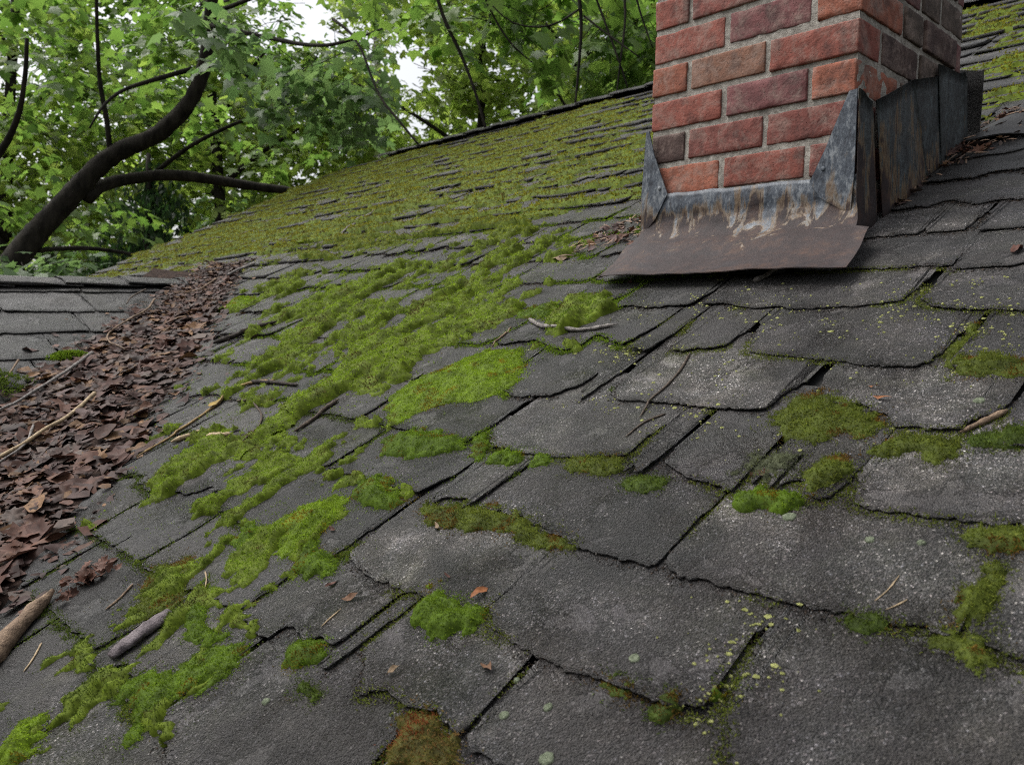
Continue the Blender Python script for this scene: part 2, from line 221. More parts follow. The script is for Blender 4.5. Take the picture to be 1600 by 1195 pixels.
def mesh_np(name, V, F, col=None, smooth=False):
    """one mesh from vertex array and equal-sided face array"""
    V = np.asarray(V, np.float32); F = np.asarray(F, np.int32)
    me = bpy.data.meshes.new(name)
    me.vertices.add(len(V)); me.vertices.foreach_set('co', V.ravel())
    k = F.shape[1]
    me.loops.add(F.size); me.loops.foreach_set('vertex_index', F.ravel())
    me.polygons.add(len(F))
    me.polygons.foreach_set('loop_start', np.arange(0, F.size, k, dtype=np.int32))
    me.polygons.foreach_set('loop_total', np.full(len(F), k, np.int32))
    if smooth: me.polygons.foreach_set('use_smooth', np.ones(len(F), bool))
    me.update(calc_edges=True)
    if col is not None:
        at = me.color_attributes.new('Col', 'FLOAT_COLOR', 'POINT')
        c = np.ones((len(V), 4), np.float32); c[:, :3] = col
        at.data.foreach_set('color', c.ravel())
    return me
def obj(name, me, mat=None, parent=None, **props):
    o = bpy.data.objects.new(name, me); COL.objects.link(o)
    if mat is not None and me is not None and len(me.materials) == 0: me.materials.append(mat)
    if parent is not None: o.parent = parent
    for k, v in props.items(): o[k] = v
    return o
def empty(name, loc, label, category, group=None):
    o = bpy.data.objects.new(name, None); COL.objects.link(o); o.location = loc
    o.empty_display_size = 0.1
    o['label'] = label; o['category'] = category
    if group: o['group'] = group
    bpy.context.view_layer.update()
    return o
def child(name, me, mat, parent, loc=(0, 0, 0), **props):
    """me in coordinates relative to loc, loc in world space"""
    o = obj(name, me, mat, parent, **props)
    o.matrix_world = Matrix.Translation(Vector(loc))
    o.matrix_parent_inverse = Matrix.Identity(4)
    o.location = Vector(loc) - parent.location
    return o
def tag(o, label, category, group=None):
    o['label'] = label; o['category'] = category
    if group: o['group'] = group
    return o

def tube(P, R, seg=8, cap=True, rough=0.0, seed=0):
    """swept tube along points P with radii R; returns verts, quads (caps as degenerate-free fans are quads of centre)"""
    P = np.asarray(P, float); R = np.asarray(R, float); n = len(P)
    T = np.gradient(P, axis=0); T /= np.linalg.norm(T, axis=1)[:, None]+1e-12
    ref = np.array([0.13, 0.21, 0.97]); V = []
    N = np.cross(T, ref); bad = np.linalg.norm(N, axis=1) < 0.1
    N[bad] = np.cross(T[bad], np.array([1.0, 0.1, 0])); N /= np.linalg.norm(N, axis=1)[:, None]
    B = np.cross(T, N)
    a = np.linspace(0, 2*math.pi, seg, endpoint=False)
    rr = np.repeat(R[:, None], seg, 1)
    if rough: 
        g = np.random.default_rng(seed); rr = rr*(1+rough*(g.random(rr.shape)-0.5)*2)
    V = (P[:, None, :] + rr[..., None]*(np.cos(a)[None, :, None]*N[:, None, :] + np.sin(a)[None, :, None]*B[:, None, :])).reshape(-1, 3)
    F = []
    for i in range(n-1):
        for j in range(seg):
            k = (j+1) % seg
            F.append((i*seg+j, i*seg+k, (i+1)*seg+k, (i+1)*seg+j))
    if cap:
        V = np.vstack([V, P[0]-T[0]*R[0]*0.15, P[-1]+T[-1]*R[-1]*0.15]); c0, c1 = n*seg, n*seg+1
        for j in range(0, seg, 2):
            k = (j+1) % seg; l = (j+2) % seg
            F.append((c0, l, k, j)); b = (n-1)*seg
            F.append((c1, b+j, b+k, b+l))
    return V, np.array(F)
def resample(P, step):
    P = np.asarray(P, float); d = np.r_[0, np.cumsum(np.linalg.norm(np.diff(P, axis=0), axis=1))]
    n = max(2, int(d[-1]/step)+1); t = np.linspace(0, d[-1], n)
    return np.stack([np.interp(t, d, P[:, i]) for i in range(P.shape[1])], -1)
def smooth_path(P, step, it=2):
    P = np.asarray(P, float)
    for _ in range(it):                                    # Chaikin
        Q = [P[0]]
        for a, b in zip(P[:-1], P[1:]): Q += [0.75*a+0.25*b, 0.25*a+0.75*b]
        Q.append(P[-1]); P = np.array(Q)
    return resample(P, step)

# ------------------------------------------------------------------ materials
class NB:
    def __init__(s, name):
        s.m = bpy.data.materials.new(name); s.m.use_nodes = True; s.t = s.m.node_tree
        s.t.nodes.clear(); s.out = s.t.nodes.new('ShaderNodeOutputMaterial')
        s.pos = s.n('ShaderNodeNewGeometry').outputs['Position']
    def n(s, typ, **kw):
        nd = s.t.nodes.new(typ)
        for k, v in kw.items():
            if hasattr(nd, k) and not k.startswith('i_'): setattr(nd, k, v)
        return nd
    def l(s, a, b): s.t.links.new(a, b)
    def set(s, sock, v):
        if hasattr(v, 'is_output') or isinstance(v, bpy.types.NodeSocket): s.l(v, sock)
        else: sock.default_value = v
    def noise(s, scale, detail=3, rough=0.55, vec=None, dist=0.0):
        nd = s.n('ShaderNodeTexNoise'); nd.inputs['Scale'].default_value = scale; nd.inputs['Detail'].default_value = detail
        nd.inputs['Roughness'].default_value = rough; nd.inputs['Distortion'].default_value = dist
        s.l(vec if vec is not None else s.pos, nd.inputs['Vector']); return nd.outputs['Fac']
    def vor(s, scale, vec=None, feature='F1', rnd=1.0):
        nd = s.n('ShaderNodeTexVoronoi'); nd.feature = feature; nd.inputs['Scale'].default_value = scale
        nd.inputs['Randomness'].default_value = rnd
        s.l(vec if vec is not None else s.pos, nd.inputs['Vector']); return nd
    def ramp(s, fac, stops, interp='LINEAR'):
        nd = s.n('ShaderNodeValToRGB'); cr_ = nd.color_ramp; cr_.interpolation = interp
        while len(cr_.elements) < len(stops): cr_.elements.new(0.5)
        for e, (p, c) in zip(cr_.elements, stops):
            e.position = p; e.color = (c, c, c, 1) if not hasattr(c, '__len__') else (*c, 1)
        s.l(fac, nd.inputs[0]); return nd.outputs[0]
    def math(s, op, a, b=0.0, c=None, clamp=False):
        nd = s.n('ShaderNodeMath'); nd.operation = op; nd.use_clamp = clamp
        s.set(nd.inputs[0], a); s.set(nd.inputs[1], b)
        if c is not None: s.set(nd.inputs[2], c)
        return nd.outputs[0]
    def mix(s, fac, a, b, mode='MIX'):
        nd = s.n('ShaderNodeMix'); nd.data_type = 'RGBA'; nd.blend_type = mode; nd.clamp_factor = True
        s.set(nd.inputs[0], fac)
        for i, v in ((6, a), (7, b)):
            if hasattr(v, '__len__') and len(v) == 3: v = (*v, 1)
            s.set(nd.inputs[i], v)
        return nd.outputs[2]
    def attr(s, name, kind='GEOMETRY'):
        nd = s.n('ShaderNodeAttribute'); nd.attribute_type = kind; nd.attribute_name = name; return nd
    def mapping(s, scale, vec=None, rot=(0, 0, 0)):
        nd = s.n('ShaderNodeMapping'); nd.inputs['Scale'].default_value = scale; nd.inputs['Rotation'].default_value = rot
        s.l(vec if vec is not None else s.pos, nd.inputs[0]); return nd.outputs[0]
    def bump(s, h, strength=0.5, dist=0.002):
        nd = s.n('ShaderNodeBump'); nd.inputs['Strength'].default_value = strength; nd.inputs['Distance'].default_value = dist
        s.l(h, nd.inputs['Height']); return nd.outputs[0]
    def bsdf(s, col, rough=0.8, normal=None, spec=0.4, metal=0.0):
        b = s.n('ShaderNodeBsdfPrincipled')
        s.set(b.inputs['Base Color'], (*col, 1) if isinstance(col, tuple) and len(col) == 3 else col)
        s.set(b.inputs['Roughness'], rough); s.set(b.inputs['Metallic'], metal)
        b.inputs['Specular IOR Level'].default_value = spec
        if normal is not None: s.l(normal, b.inputs['Normal'])
        return b.outputs[0]
    def done(s, sh): s.l(sh, s.out.inputs[0]); return s.m
    def leafy(s, col, trans=0.45, rough=0.55, spec=0.3, tcol=None):
        b = s.bsdf(col, rough, None, spec)
        t = s.n('ShaderNodeBsdfTranslucent'); s.set(t.inputs[0], tcol if tcol is not None else col)
        m = s.n('ShaderNodeMixShader'); m.inputs[0].default_value = trans
        s.l(b, m.inputs[1]); s.l(t.outputs[0], m.inputs[2]); return m.outputs[0]

def mat_shingle():
    b = NB('asphalt_shingle')
    v = b.vor(520); sep = b.n('ShaderNodeSeparateColor'); b.l(v.outputs['Color'], sep.inputs[0])
    g = b.ramp(sep.outputs[0], [(0, .007), (.45, .016), (.75, .034), (.90, .070), (.965, .20), (1, .36)])
    v2 = b.vor(1000); sep2 = b.n('ShaderNodeSeparateColor'); b.l(v2.outputs['Color'], sep2.inputs[0])
    g2 = b.ramp(sep2.outputs[1], [(0, .008), (.6, .022), (.9, .052), (1, .15)])
    base = b.mix(.45, g, g2)
    hue = b.mix(b.math('MULTIPLY', sep.outputs[2], .8), (1.0, .90, .90), (.86, .95, 1.08))
    base = b.mix(1.0, base, hue, 'MULTIPLY')
    # coarse pale grit showing through, thick in places
    v3 = b.vor(270); sep3 = b.n('ShaderNodeSeparateColor'); b.l(v3.outputs['Color'], sep3.inputs[0])
    fl = b.math('MULTIPLY', b.ramp(v3.outputs['Distance'], [(.22, 1), (.42, 0)]), b.ramp(b.math('ADD', sep3.outputs[0], b.math('MULTIPLY', b.math('SUBTRACT', b.noise(8, 4, .6), .5), .9)), [(.80, 0), (.86, 1)]))
    base = b.mix(b.math('MULTIPLY', fl, .85), base, b.mix(sep3.outputs[1], (.10, .10, .095), (.56, .56, .53)))
    peb = b.noise(250, 3, .6, dist=.25)
    pm = b.ramp(peb, [(.37, .16), (.50, .80), (.61, 2.1)])
    base = b.mix(b.math('SUBTRACT', .9, b.math('MULTIPLY', b.attr('bare', 'OBJECT').outputs['Fac'], .6)), base, b.mix(1.0, base, pm, 'MULTIPLY'))
    # worn patches where the granules are gone: smooth, dark, slightly violet
    torn = b.ramp(b.noise(11, 7, .72, dist=.35), [(.560, 0), (.577, 1)])
    bare = b.math('ADD', torn, b.attr('bare', 'OBJECT').outputs['Fac'], clamp=True)
    base = b.mix(b.math('MULTIPLY', bare, .8), base, b.mix(.25, (.020, .0165, .0215), base))
    # brown soil washed over the surface
    soil = b.ramp(b.noise(9, 6, .7, dist=.6), [(.44, 0), (.60, .85)])
    base = b.mix(soil, base, b.mix(.45, (.030, .024, .019), base))
    # crust of pale lichen
    lich = b.ramp(b.noise(6.0, 6, .68), [(.50, 0), (.66, 1)])
    lich = b.math('MULTIPLY', lich, b.ramp(b.noise(70, 4, .65), [(.38, .05), (.60, 1)]))
    cr2 = b.ramp(b.noise(10, 5, .65), [(.36, .0), (.62, 1)])
    lich = b.math('ADD', b.math('MULTIPLY', lich, .40), b.math('MULTIPLY', b.attr('crust', 'OBJECT').outputs['Fac'], cr2), clamp=True)
    lich = b.math('MULTIPLY', lich, b.ramp(sep2.outputs[0], [(.25, .25), (.6, 1)]))
    base = b.mix(lich, base, b.mix(.5, (.215, .225, .200), b.mix(1.0, base, (5.5, 5.6, 5.2), 'MULTIPLY')))
    # algae film
    film = b.ramp(b.noise(7.5, 5, .65, dist=.5), [(.47, 0), (.68, .6)])
    film = b.math('ADD', film, b.math('MULTIPLY', b.attr('film', 'OBJECT').outputs['Fac'], b.ramp(b.noise(13, 5, .65), [(.35, .1), (.62, 1)])), clamp=True)
    base = b.mix(film, base, b.mix(.5, (.034, .044, .013), base))
    dirt = b.math('MULTIPLY', b.ramp(b.noise(22, 7, .75), [(.34, .40), (.62, 1.25)]), b.ramp(b.noise(5.0, 5, .65, dist=.4), [(.37, .20), (.49, .55), (.64, 1.15)]))
    dv = b.n('ShaderNodeCombineColor'); [b.l(dirt, dv.inputs[i]) for i in range(3)]
    base = b.mix(1.0, base, dv.outputs[0], 'MULTIPLY')
    stn = b.ramp(b.noise(3.8, 6, .68, dist=.8), [(.47, 0), (.60, .80)])
    base = b.mix(stn, base, b.mix(.35, (.011, .0085, .0080), base))
    base = b.mix(1.0, base, (1.04, .97, 1.0), 'MULTIPLY')
    t = b.math('ADD', b.attr('tint', 'OBJECT').outputs['Fac'], .98)
    tv = b.n('ShaderNodeCombineColor'); [b.l(t, tv.inputs[i]) for i in range(3)]
    base = b.mix(1.0, base, tv.outputs[0], 'MULTIPLY')
    h = b.math('ADD', b.math('MULTIPLY', sep.outputs[0], .6), b.math('SUBTRACT', .6, b.math('MULTIPLY', v.outputs['Distance'], 1.0)))
    h = b.math('ADD', h, b.math('ADD', b.math('MULTIPLY', b.noise(130, 4, .65), .9), b.math('MULTIPLY', peb, 1.5)))
    h = b.math('ADD', b.math('MULTIPLY', h, b.math('SUBTRACT', 1.0, b.math('MULTIPLY', bare, .5))), b.math('MULTIPLY', torn, -1.1))
    h = b.math('ADD', h, b.math('MULTIPLY', fl, .5))
    nrm = b.bump(h, 1.0, .0034)
    damp = b.ramp(b.noise(6.5, 5, .65, dist=.4), [(.38, .34), (.62, .68)])
    return b.done(b.bsdf(base, damp, nrm, .5))
def mat_dark_felt():
    b = NB('roof_felt'); return b.done(b.bsdf(b.ramp(b.noise(40, 4), [(.3, .008), (.7, .022)]), .95, b.bump(b.noise(300, 3), .5, .002), .1))
def mat_moss():
    b = NB('moss')
    c = b.attr('Col').outputs['Color']
    c = b.mix(1.0, c, b.ramp(b.noise(40, 5, .65), [(.32, .55), (.68, 1.42)]), 'MULTIPLY')
    return b.done(b.leafy(c, .45, .7, .15))
def mat_leaf():
    b = NB('tree_leaf'); c = b.attr('Col').outputs['Color']
    tc = b.mix(1.0, c, (1.28, 1.36, .90), 'MULTIPLY')
    return b.done(b.leafy(c, .58, .45, .35, tc))
def mat_litter():
    b = NB('dead_leaf'); c = b.attr('Col').outputs['Color']
    c = b.mix(1.0, c, b.ramp(b.noise(70, 4, .65), [(.3, .5), (.7, 1.35)]), 'MULTIPLY')
    return b.done(b.leafy(c, .10, .64, .15))
def mat_single(name, c0, c1, scale, rough, bscale, bstr=.6, spec=.3, stretch=None):
    b = NB(name); vec = b.mapping(stretch) if stretch else b.pos
    col = b.mix(b.ramp(b.noise(scale, 5, .6, vec), [(.32, 0), (.68, 1)]), c0, c1)
    return b.done(b.bsdf(col, rough, b.bump(b.noise(bscale, 4, .6, vec), bstr, .004), spec))
def mat_brick():
    b = NB('fired_brick')
    a = b.attr('tint', 'OBJECT').outputs['Color']
    n1 = b.noise(38, 5, .65); n2 = b.noise(160, 4, .6)
    c = b.mix(1.0, a, b.ramp(n1, [(.28, .50), (.5, .95), (.74, 1.35)]), 'MULTIPLY')
    c = b.mix(b.ramp(b.noise(14, 5, .65), [(.52, 0), (.68, .7)]), c, (.045, .030, .028))           # soot and lichen stains
    c = b.mix(b.ramp(b.noise(21, 7, .78, dist=.5), [(.47, 0), (.70, .68)]), c, (.27, .205, .175))     # lime bloom
    sp = b.vor(260); pit = b.ramp(sp.outputs['Distance'], [(.10, 1), (.26, 0)])
    keep = b.ramp(b.noise(90, 2), [(.52, 0), (.58, 1)])
    c = b.mix(b.math('MULTIPLY', b.math('MULTIPLY', pit, keep), .7), c, (.05, .025, .02))
    h = b.math('ADD', b.math('MULTIPLY', n2, .6), b.math('MULTIPLY', n1, .8))
    h = b.math('SUBTRACT', h, b.math('MULTIPLY', pit, keep))
    return b.done(b.bsdf(c, .85, b.bump(h, .8, .003), .25))
def mat_mortar():
    b = NB('lime_mortar')
    c = b.ramp(b.noise(120, 5, .7), [(.3, (.15, .135, .118)), (.55, (.32, .298, .265)), (.75, (.44, .42, .385))])
    c = b.mix(b.ramp(b.noise(18, 4), [(.5, 0), (.7, .6)]), c, (.10, .09, .08))
    return b.done(b.bsdf(c, .92, b.bump(b.noise(330, 4, .7), .9, .003), .15))
def mat_flashing(name, rust_lo, rust_hi, dark=False):
    """zinc-grey sheet with tongues of rust, in world space"""
    b = NB(name)
    streak = b.mapping((34, 34, 4.5)); n = b.noise(1, 6, .66, streak, .5)
    fine = b.noise(150, 6, .75, b.mapping((1, 1, .45))); blot = b.noise(34, 5, .65, b.mapping((1, 1, .6)))
    mixn = b.math('ADD', b.math('MULTIPLY', fine, .55), b.math('MULTIPLY', blot, .45))
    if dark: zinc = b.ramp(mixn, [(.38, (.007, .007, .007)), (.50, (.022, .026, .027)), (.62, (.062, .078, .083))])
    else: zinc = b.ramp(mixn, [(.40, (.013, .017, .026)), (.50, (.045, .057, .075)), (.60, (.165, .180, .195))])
    rust = b.ramp(b.math('ADD', b.math('MULTIPLY', b.noise(40, 6, .7), .6), b.math('MULTIPLY', b.noise(9, 4, .6), .4)), [(.32, (.008, .005, .0055)), (.50, (.021, .0125, .0125)), (.70, (.058, .029, .018))])
    z = b.n('ShaderNodeSeparateXYZ'); b.l(b.pos, z.inputs[0])
    hgt = b.n('ShaderNodeMapRange'); b.l(z.outputs['Z'], hgt.inputs[0]); hgt.clamp = False
    hgt.inputs[1].default_value = rust_lo; hgt.inputs[2].default_value = rust_hi
    m = b.math('ADD', hgt.outputs[0], b.math('MULTIPLY', b.math('SUBTRACT', n, .5), 2.6))
    m = b.math('ADD', m, b.math('MULTIPLY', b.math('SUBTRACT', b.noise(9, 3, .6), .5), 1.6))
    ms = b.ramp(m, [(.36, 1), (.50, 0)])
    ed = b.ramp(m, [(.30, 0), (.46, 1), (.66, 0)])
    c = b.mix(ms, zinc, rust)
    c = b.mix(b.math('MULTIPLY', ed, .65), c, b.mix(b.noise(60, 3), (.20, .105, .035), (.10, .085, .05)))
    sc = b.ramp(b.noise(60, 6, .8, b.mapping((1, 3, 3))), [(.67, 0), (.72, 1)])
    c = b.mix(b.math('MULTIPLY', sc, .30), c, (.17, .15, .12))
    c = b.mix(b.ramp(b.noise(16, 5, .7), [(.52, 0), (.66, .55)]), c, b.mix(.5, c, (.020, .022, .028)))
    return b.done(b.bsdf(c, b.mix(ms, b.ramp(fine, [(.3, .40), (.7, .66)]), (.74, .74, .74)), b.bump(b.math('ADD', fine, b.noise(50, 5)), .7, .0022), .34))
M = dict(
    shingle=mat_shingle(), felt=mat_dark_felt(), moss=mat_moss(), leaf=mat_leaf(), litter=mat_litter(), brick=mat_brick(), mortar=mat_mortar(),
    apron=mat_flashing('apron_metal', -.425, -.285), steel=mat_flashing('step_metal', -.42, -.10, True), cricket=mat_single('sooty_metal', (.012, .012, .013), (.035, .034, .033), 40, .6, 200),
    bark=mat_single('tree_bark', (.006, .005, .004), (.030, .026, .021), 14, .9, 60, .9, .15, (1, 1, .35)),
    greybark=mat_single('grey_twig_bark', (.08, .072, .068), (.24, .22, .205), 120, .85, 420, .7, .2),
    darktwig=mat_single('dark_twig_bark', (.030, .023, .019), (.10, .078, .060), 150, .85, 420, .7, .2),
    blacktwig=mat_single('rotten_twig_bark', (.012, .010, .009), (.050, .040, .034), 130, .85, 300, .8, .2),
    wood=mat_single('weathered_wood', (.075, .050, .034), (.22, .155, .105), 70, .8, 260, .8, .2),
    palewood=mat_single('pale_stem', (.17, .125, .075), (.38, .29, .18), 90, .75, 260, .5, .25),
    yellowwood=mat_single('yellowed_twig', (.11, .075, .036), (.30, .20, .085), 60, .75, 260, .5, .25),
    slab=mat_single('bark_slab', (.045, .036, .040), (.14, .12, .125), 90, .85, 260, .9, .25),
    lichen=mat_single('pale_lichen', (.055, .068, .042), (.15, .17, .12), 260, .9, 420, .9, .1),
    yellowlichen=mat_single('yellow_lichen', (.11, .12, .035), (.27, .28, .11), 200, .9, 420, .9, .1),
    humus=mat_single('rotted_leaf_mould', (.010, .007, .006), (.045, .028, .022), 45, .95, 160, 1.0, .1),
    ground=mat_single('forest_floor', (.030, .034, .014), (.075, .062, .035), 1.5, .95, 12, .8, .1),
)

# ------------------------------------------------------------------ ground far below the eaves
g = mesh_np('ground', [(-150, -150, -4.2), (150, -150, -4.2), (150, 150, -4.2), (-150, 150, -4.2)], [(0, 1, 2, 3)])
obj('ground', g, M['ground'], kind='structure')

# ------------------------------------------------------------------ roofs
ROWS = [-2.02, -1.87, -1.715, -1.56, -1.41, -1.265, -1.127, -0.972, -0.818, -0.655, -0.495, -0.325]
while ROWS[-1] < 2.95: ROWS.append(ROWS[-1]+0.158)
ROW_OF = dict(T1=-1.127, T2=-1.127, Td=-1.127, Ta=-.972, Tb=-.972, Tc=-.972, Lg=-.972, Te=-1.265, Tg=-1.265, Th=-1.265, Tj=-1.41,
              R2lich=-.818, R2purp=-.818, R2l=-.818, R3=-.655, R3b=-.655, R3c=-.655, R4=-.495, R4a=-.495, R4b=-.495, R4c=-.495,
              R5=-.325, R5b=-.325, R5c=-.325)
LIFT = dict(T1=(.002, .012), Te=(.007, .013), Tg=(.005, .009), R4a=(.004, .010), R4b=(.007, .006), R2purp=(.004, .003), R3c=(.009, .010), Lg=(.004, .010),
            Tj=(.010, .003), R4=(.006, .003), R5b=(.004, .003), R3=(.003, .004), R3b=(.003, .007), Td=(.002, .002), R5=(.006, .005))
TINT = dict(T1=.10, T2=.05, Ta=-.08, Tb=.18, Tc=.05, Td=.25, Te=.06, Tg=.05, Tj=.08, R2lich=.30, R2purp=-.30, R2l=.15, R3=-.02, R3b=.15, R3c=.10, R4a=-.2, R4b=-.2, R4c=.02, R5b=.08, R5c=.12)
CRUST = dict(R2lich=1.0, R3c=.75, Tb=.5, Td=.5, T2=.5, Tc=.6, R3b=.5, R5b=.25, R5c=.35, R2l=.4, T1=.22, Te=.15)
BARE = dict(R2purp=.9, R4a=.5, R4b=.5, R4=.5)
def rake_u(v): return -5.60 + 0.55*max(0.0, (v-2.55)/0.4)
def ridge_v(u): return (2.79+0.0767*u)/CT
def valley_u(v): return -2.94 + (v-0.0)*(1.709/-1.338)

def make_tab(B, vb, vtop, thick, lift, rag, seed, step, rows=(0, .06, .3, .65, 1), hb=.0044):
    """exposed outline B (roof u,v from upper left joint down, along the butt and up the right joint) -> verts in (u,v,n), quads"""
    B = np.asarray(B, float)
    lo = B[:, 1].argmin(); uL, uR = B[0, 0], B[-1, 0]
    B = resample(B, step)
    g = np.random.default_rng(seed)
    s = np.linspace(0, 1, len(B)); ar = np.arange(len(B))*step
    if rag:
        t = np.gradient(B, axis=0); t /= np.linalg.norm(t, axis=1)[:, None]+1e-9
        nrm = np.stack([t[:, 1], -t[:, 0]], -1)
        jag = g.normal(0, 1, len(B)); jag = np.where(g.random(len(B)) < .5, jag, 0)
        chip = np.maximum(0, fbm(ar*28, ar*0+seed*5.1, seed+6, 2)-.60)*5.0
        d = rag*((fbm(ar*95, ar*0+seed*3.7, seed, 3)-.5)*1.2 + .34*jag - chip)
        d[0] = d[-1] = 0
        B = B + nrm*d[:, None]
    un, ux = B[:, 0].min(), B[:, 0].max()
    Tu = .75*np.clip(B[:, 0], un, ux) + .25*(un+(ux-un)*s)
    T = np.stack([Tu, np.full(len(B), vtop)], -1)
    bl = np.array([un, vb]); br = np.array([ux, vb])
    out = []
    for t in rows:
        Q = B*(1-t)+T*t
        n = hb*(1-(Q[:, 1]-vb)/.20)
        n = n + .36*lift[0]*np.exp(-(((Q[:, 0]-bl[0])/.07)**2+((Q[:, 1]-bl[1])/.07)**2)) + .36*lift[1]*np.exp(-(((Q[:, 0]-br[0])/.07)**2+((Q[:, 1]-br[1])/.07)**2))
        n = n + (.0022 if hb < .008 else .004)*(fbm(Q[:, 0]*14, Q[:, 1]*14, seed+9, 2)-.5)*np.clip(1-(Q[:, 1]-vb)/.15, 0, 1)
        n = n + deck(Q[:, 0], Q[:, 1])
        out.append(np.column_stack([Q, n]))
    nb = len(B)
    sk = out[0].copy(); sk[:, 2] -= thick; sk2 = out[1].copy(); sk2[:, 2] -= thick
    V = np.vstack([sk2, sk]+out); F = []
    for j in range(len(rows)+1):
        for i in range(nb-1):
            a = j*nb+i; F.append((a, a+1, a+1+nb, a+nb))
    return V, np.array(F)

tabs = []   # (V uvn, F, props, name)
seed = 100
cover = {}
for k, B in TRACED_TABS.items():
    vb = ROW_OF[k]; i = ROWS.index(vb); B = np.array(B)
    cover.setdefault(vb, []).append((B[:, 0].min(), B[:, 0].max()))
    seed += 1
    V, F = make_tab(B, vb, ROWS[i+1]+.09, .0024, LIFT.get(k, (.002, .003)), .0050, seed, .005)
    tabs.append((V, F, dict(tint=TINT.get(k, 0.0), crust=CRUST.get(k, 0.0), bare=BARE.get(k, 0.0), film=max(0.0, .25-.5*(B[:, 0].mean()+.1)))))
R = random.Random(3)
def uv_dist(u, v):
    p = roof_xyz((u, v, 0)); return float(np.linalg.norm(p-CAM))
for ri, vb in enumerate(ROWS[:-1]):
    vt = ROWS[ri+1]
    ua = rake_u(vb) if vb > -0.06 else max(-5.6, valley_u(vb)-0.45)
    ub = 1.45
    spans = sorted(cover.get(vb, []))
    x = ua; free = []
    for a, b_ in spans:
        if a-x > .02: free.append((x, a-.004))
        x = max(x, b_+.004)
    free.append((x, ub))
    for a, b_ in free:
        L = b_-a
        n = max(1, round(L/.297)) if L > .16 else 1
        off = R.uniform(-.1, .1)
        ed = [a+(b_-a)*i/n + (R.uniform(-.06, .06) if 0 < i < n else 0) for i in range(n+1)]
        for u0, u1 in zip(ed[:-1], ed[1:]):
            rv = ridge_v((u0+u1)/2)
            if vb > rv-.04: continue
            dist = uv_dist((u0+u1)/2, vb)
            near = dist < 2.6
            gp = R.uniform(.002, .006); seed += 1
            b0, b1 = vb+R.gauss(0, .009), vb+R.gauss(0, .009)
            vx = min(vt, rv)
            pts = [(u0+gp, vx), (u0+gp+R.gauss(0, .004), (vb+vx)/2), (u0+gp+R.uniform(0, .008), b0+.008), (u0+gp+.012, b0)]
            m = 4
            for q in range(1, m): pts.append((u0+(u1-u0)*q/m, b0+(b1-b0)*q/m+R.gauss(0, .004)))
            if R.random() < .40:      # a bite out of the butt
                c0 = R.uniform(.25, .75); wd = R.uniform(.03, .06)/(u1-u0); dp = R.uniform(.015, .04)
                pts = [p for p in pts[:4]] + [(u0+(u1-u0)*t_, b0+(dp if abs(t_-c0) < wd*.8 else 0)+R.gauss(0, .004)) for t_ in np.linspace(.1, .9, 14)]
            if near and R.random() < .35:      # a crack running up from the butt
                c0 = R.uniform(.2, .8); dp = R.uniform(.04, .11); uc = u0+(u1-u0)*c0; sk_ = R.gauss(0, .015)
                pts = [p for p in pts if p[0] < uc-.008] + [(uc-.003, b0), (uc+sk_*.5-.001, b0+dp*.5), (uc+sk_, b0+dp), (uc+sk_*.5+.003, b0+dp*.5), (uc+.003, b1)] + [p for p in pts if p[0] > uc+.008]
            pts += [(u1-gp-.012, b1), (u1-gp-R.uniform(0, .008), b1+.008), (u1-gp+R.gauss(0, .004), (vb+vx)/2), (u1-gp, vx)]
            lf = (abs(R.gauss(0, .004)), abs(R.gauss(0, .004)))
            if R.random() < .15: lf = (R.uniform(.006, .013), lf[1])
            if near: V, F = make_tab(pts, vb, min(vt+.09, rv), .0024, lf, .0060, seed, .0070)
            else: V, F = make_tab(pts, vb, min(vt+.06, rv), (.0055 if dist < 3.6 else .010), lf, .007 if dist < 4.5 else .004, seed, .022 if dist < 4.5 else .045, (0, .3, 1), .009 if dist < 3.6 else .015)
            ld = min(1, max(0, (-.25-(u0+u1)/2)/.5))*(vb < -.7)
            tabs.append((V, F, dict(tint=R.gauss(0, .22)-.22*ld, crust=max(0.0, R.gauss(-.12, .25)), bare=min(.9, max(0.0, R.gauss(-.3, .4)+.55*ld)), film=max(0.0, R.gauss(.1, .2)+(.35 if -2.6 < u0 < -.1 else 0)))))

main_roof = empty('main_roof', tuple(roof_xyz((-2, -1.9, -.02))), 'mossy dark asphalt shingle roof sloping up to the ridge around the brick chimney', 'roof')
def in_view(p):
    d = p-CAM; z = d @ cf
    if z < .2: return False
    return abs(d @ cr)/z < .70 and abs(d @ cu)/z < .54
order = []
for i, (V, F, pr) in enumerate(tabs):
    m = V.mean(0); P = roof_xyz(m); size = 1/np.linalg.norm(P-CAM) if in_view(P) else 0.01/np.linalg.norm(P-CAM)
    order.append((-size, i))
order.sort()
near_ids = [i for _, i in order[:295]]; far_ids = [i for _, i in order[295:]]
shingle_names = 0
for i in near_ids:
    V, F, pr = tabs[i]
    W = roof_xyz(V); c = W.mean(0)
    me = mesh_np('shingle', W-c, F)
    child('shingle', me, M['shingle'], main_roof, tuple(c), **pr)
Vs, Fs, k = [], [], 0
for i in far_ids:
    V, F, pr = tabs[i]; Vs.append(roof_xyz(V)); Fs.append(F+k); k += len(V)
far = np.vstack(Vs); c = far.mean(0)
child('shingle_courses', mesh_np('shingle_courses', far-c, np.vstack(Fs)), M['shingle'], main_roof, tuple(c), kind='stuff')
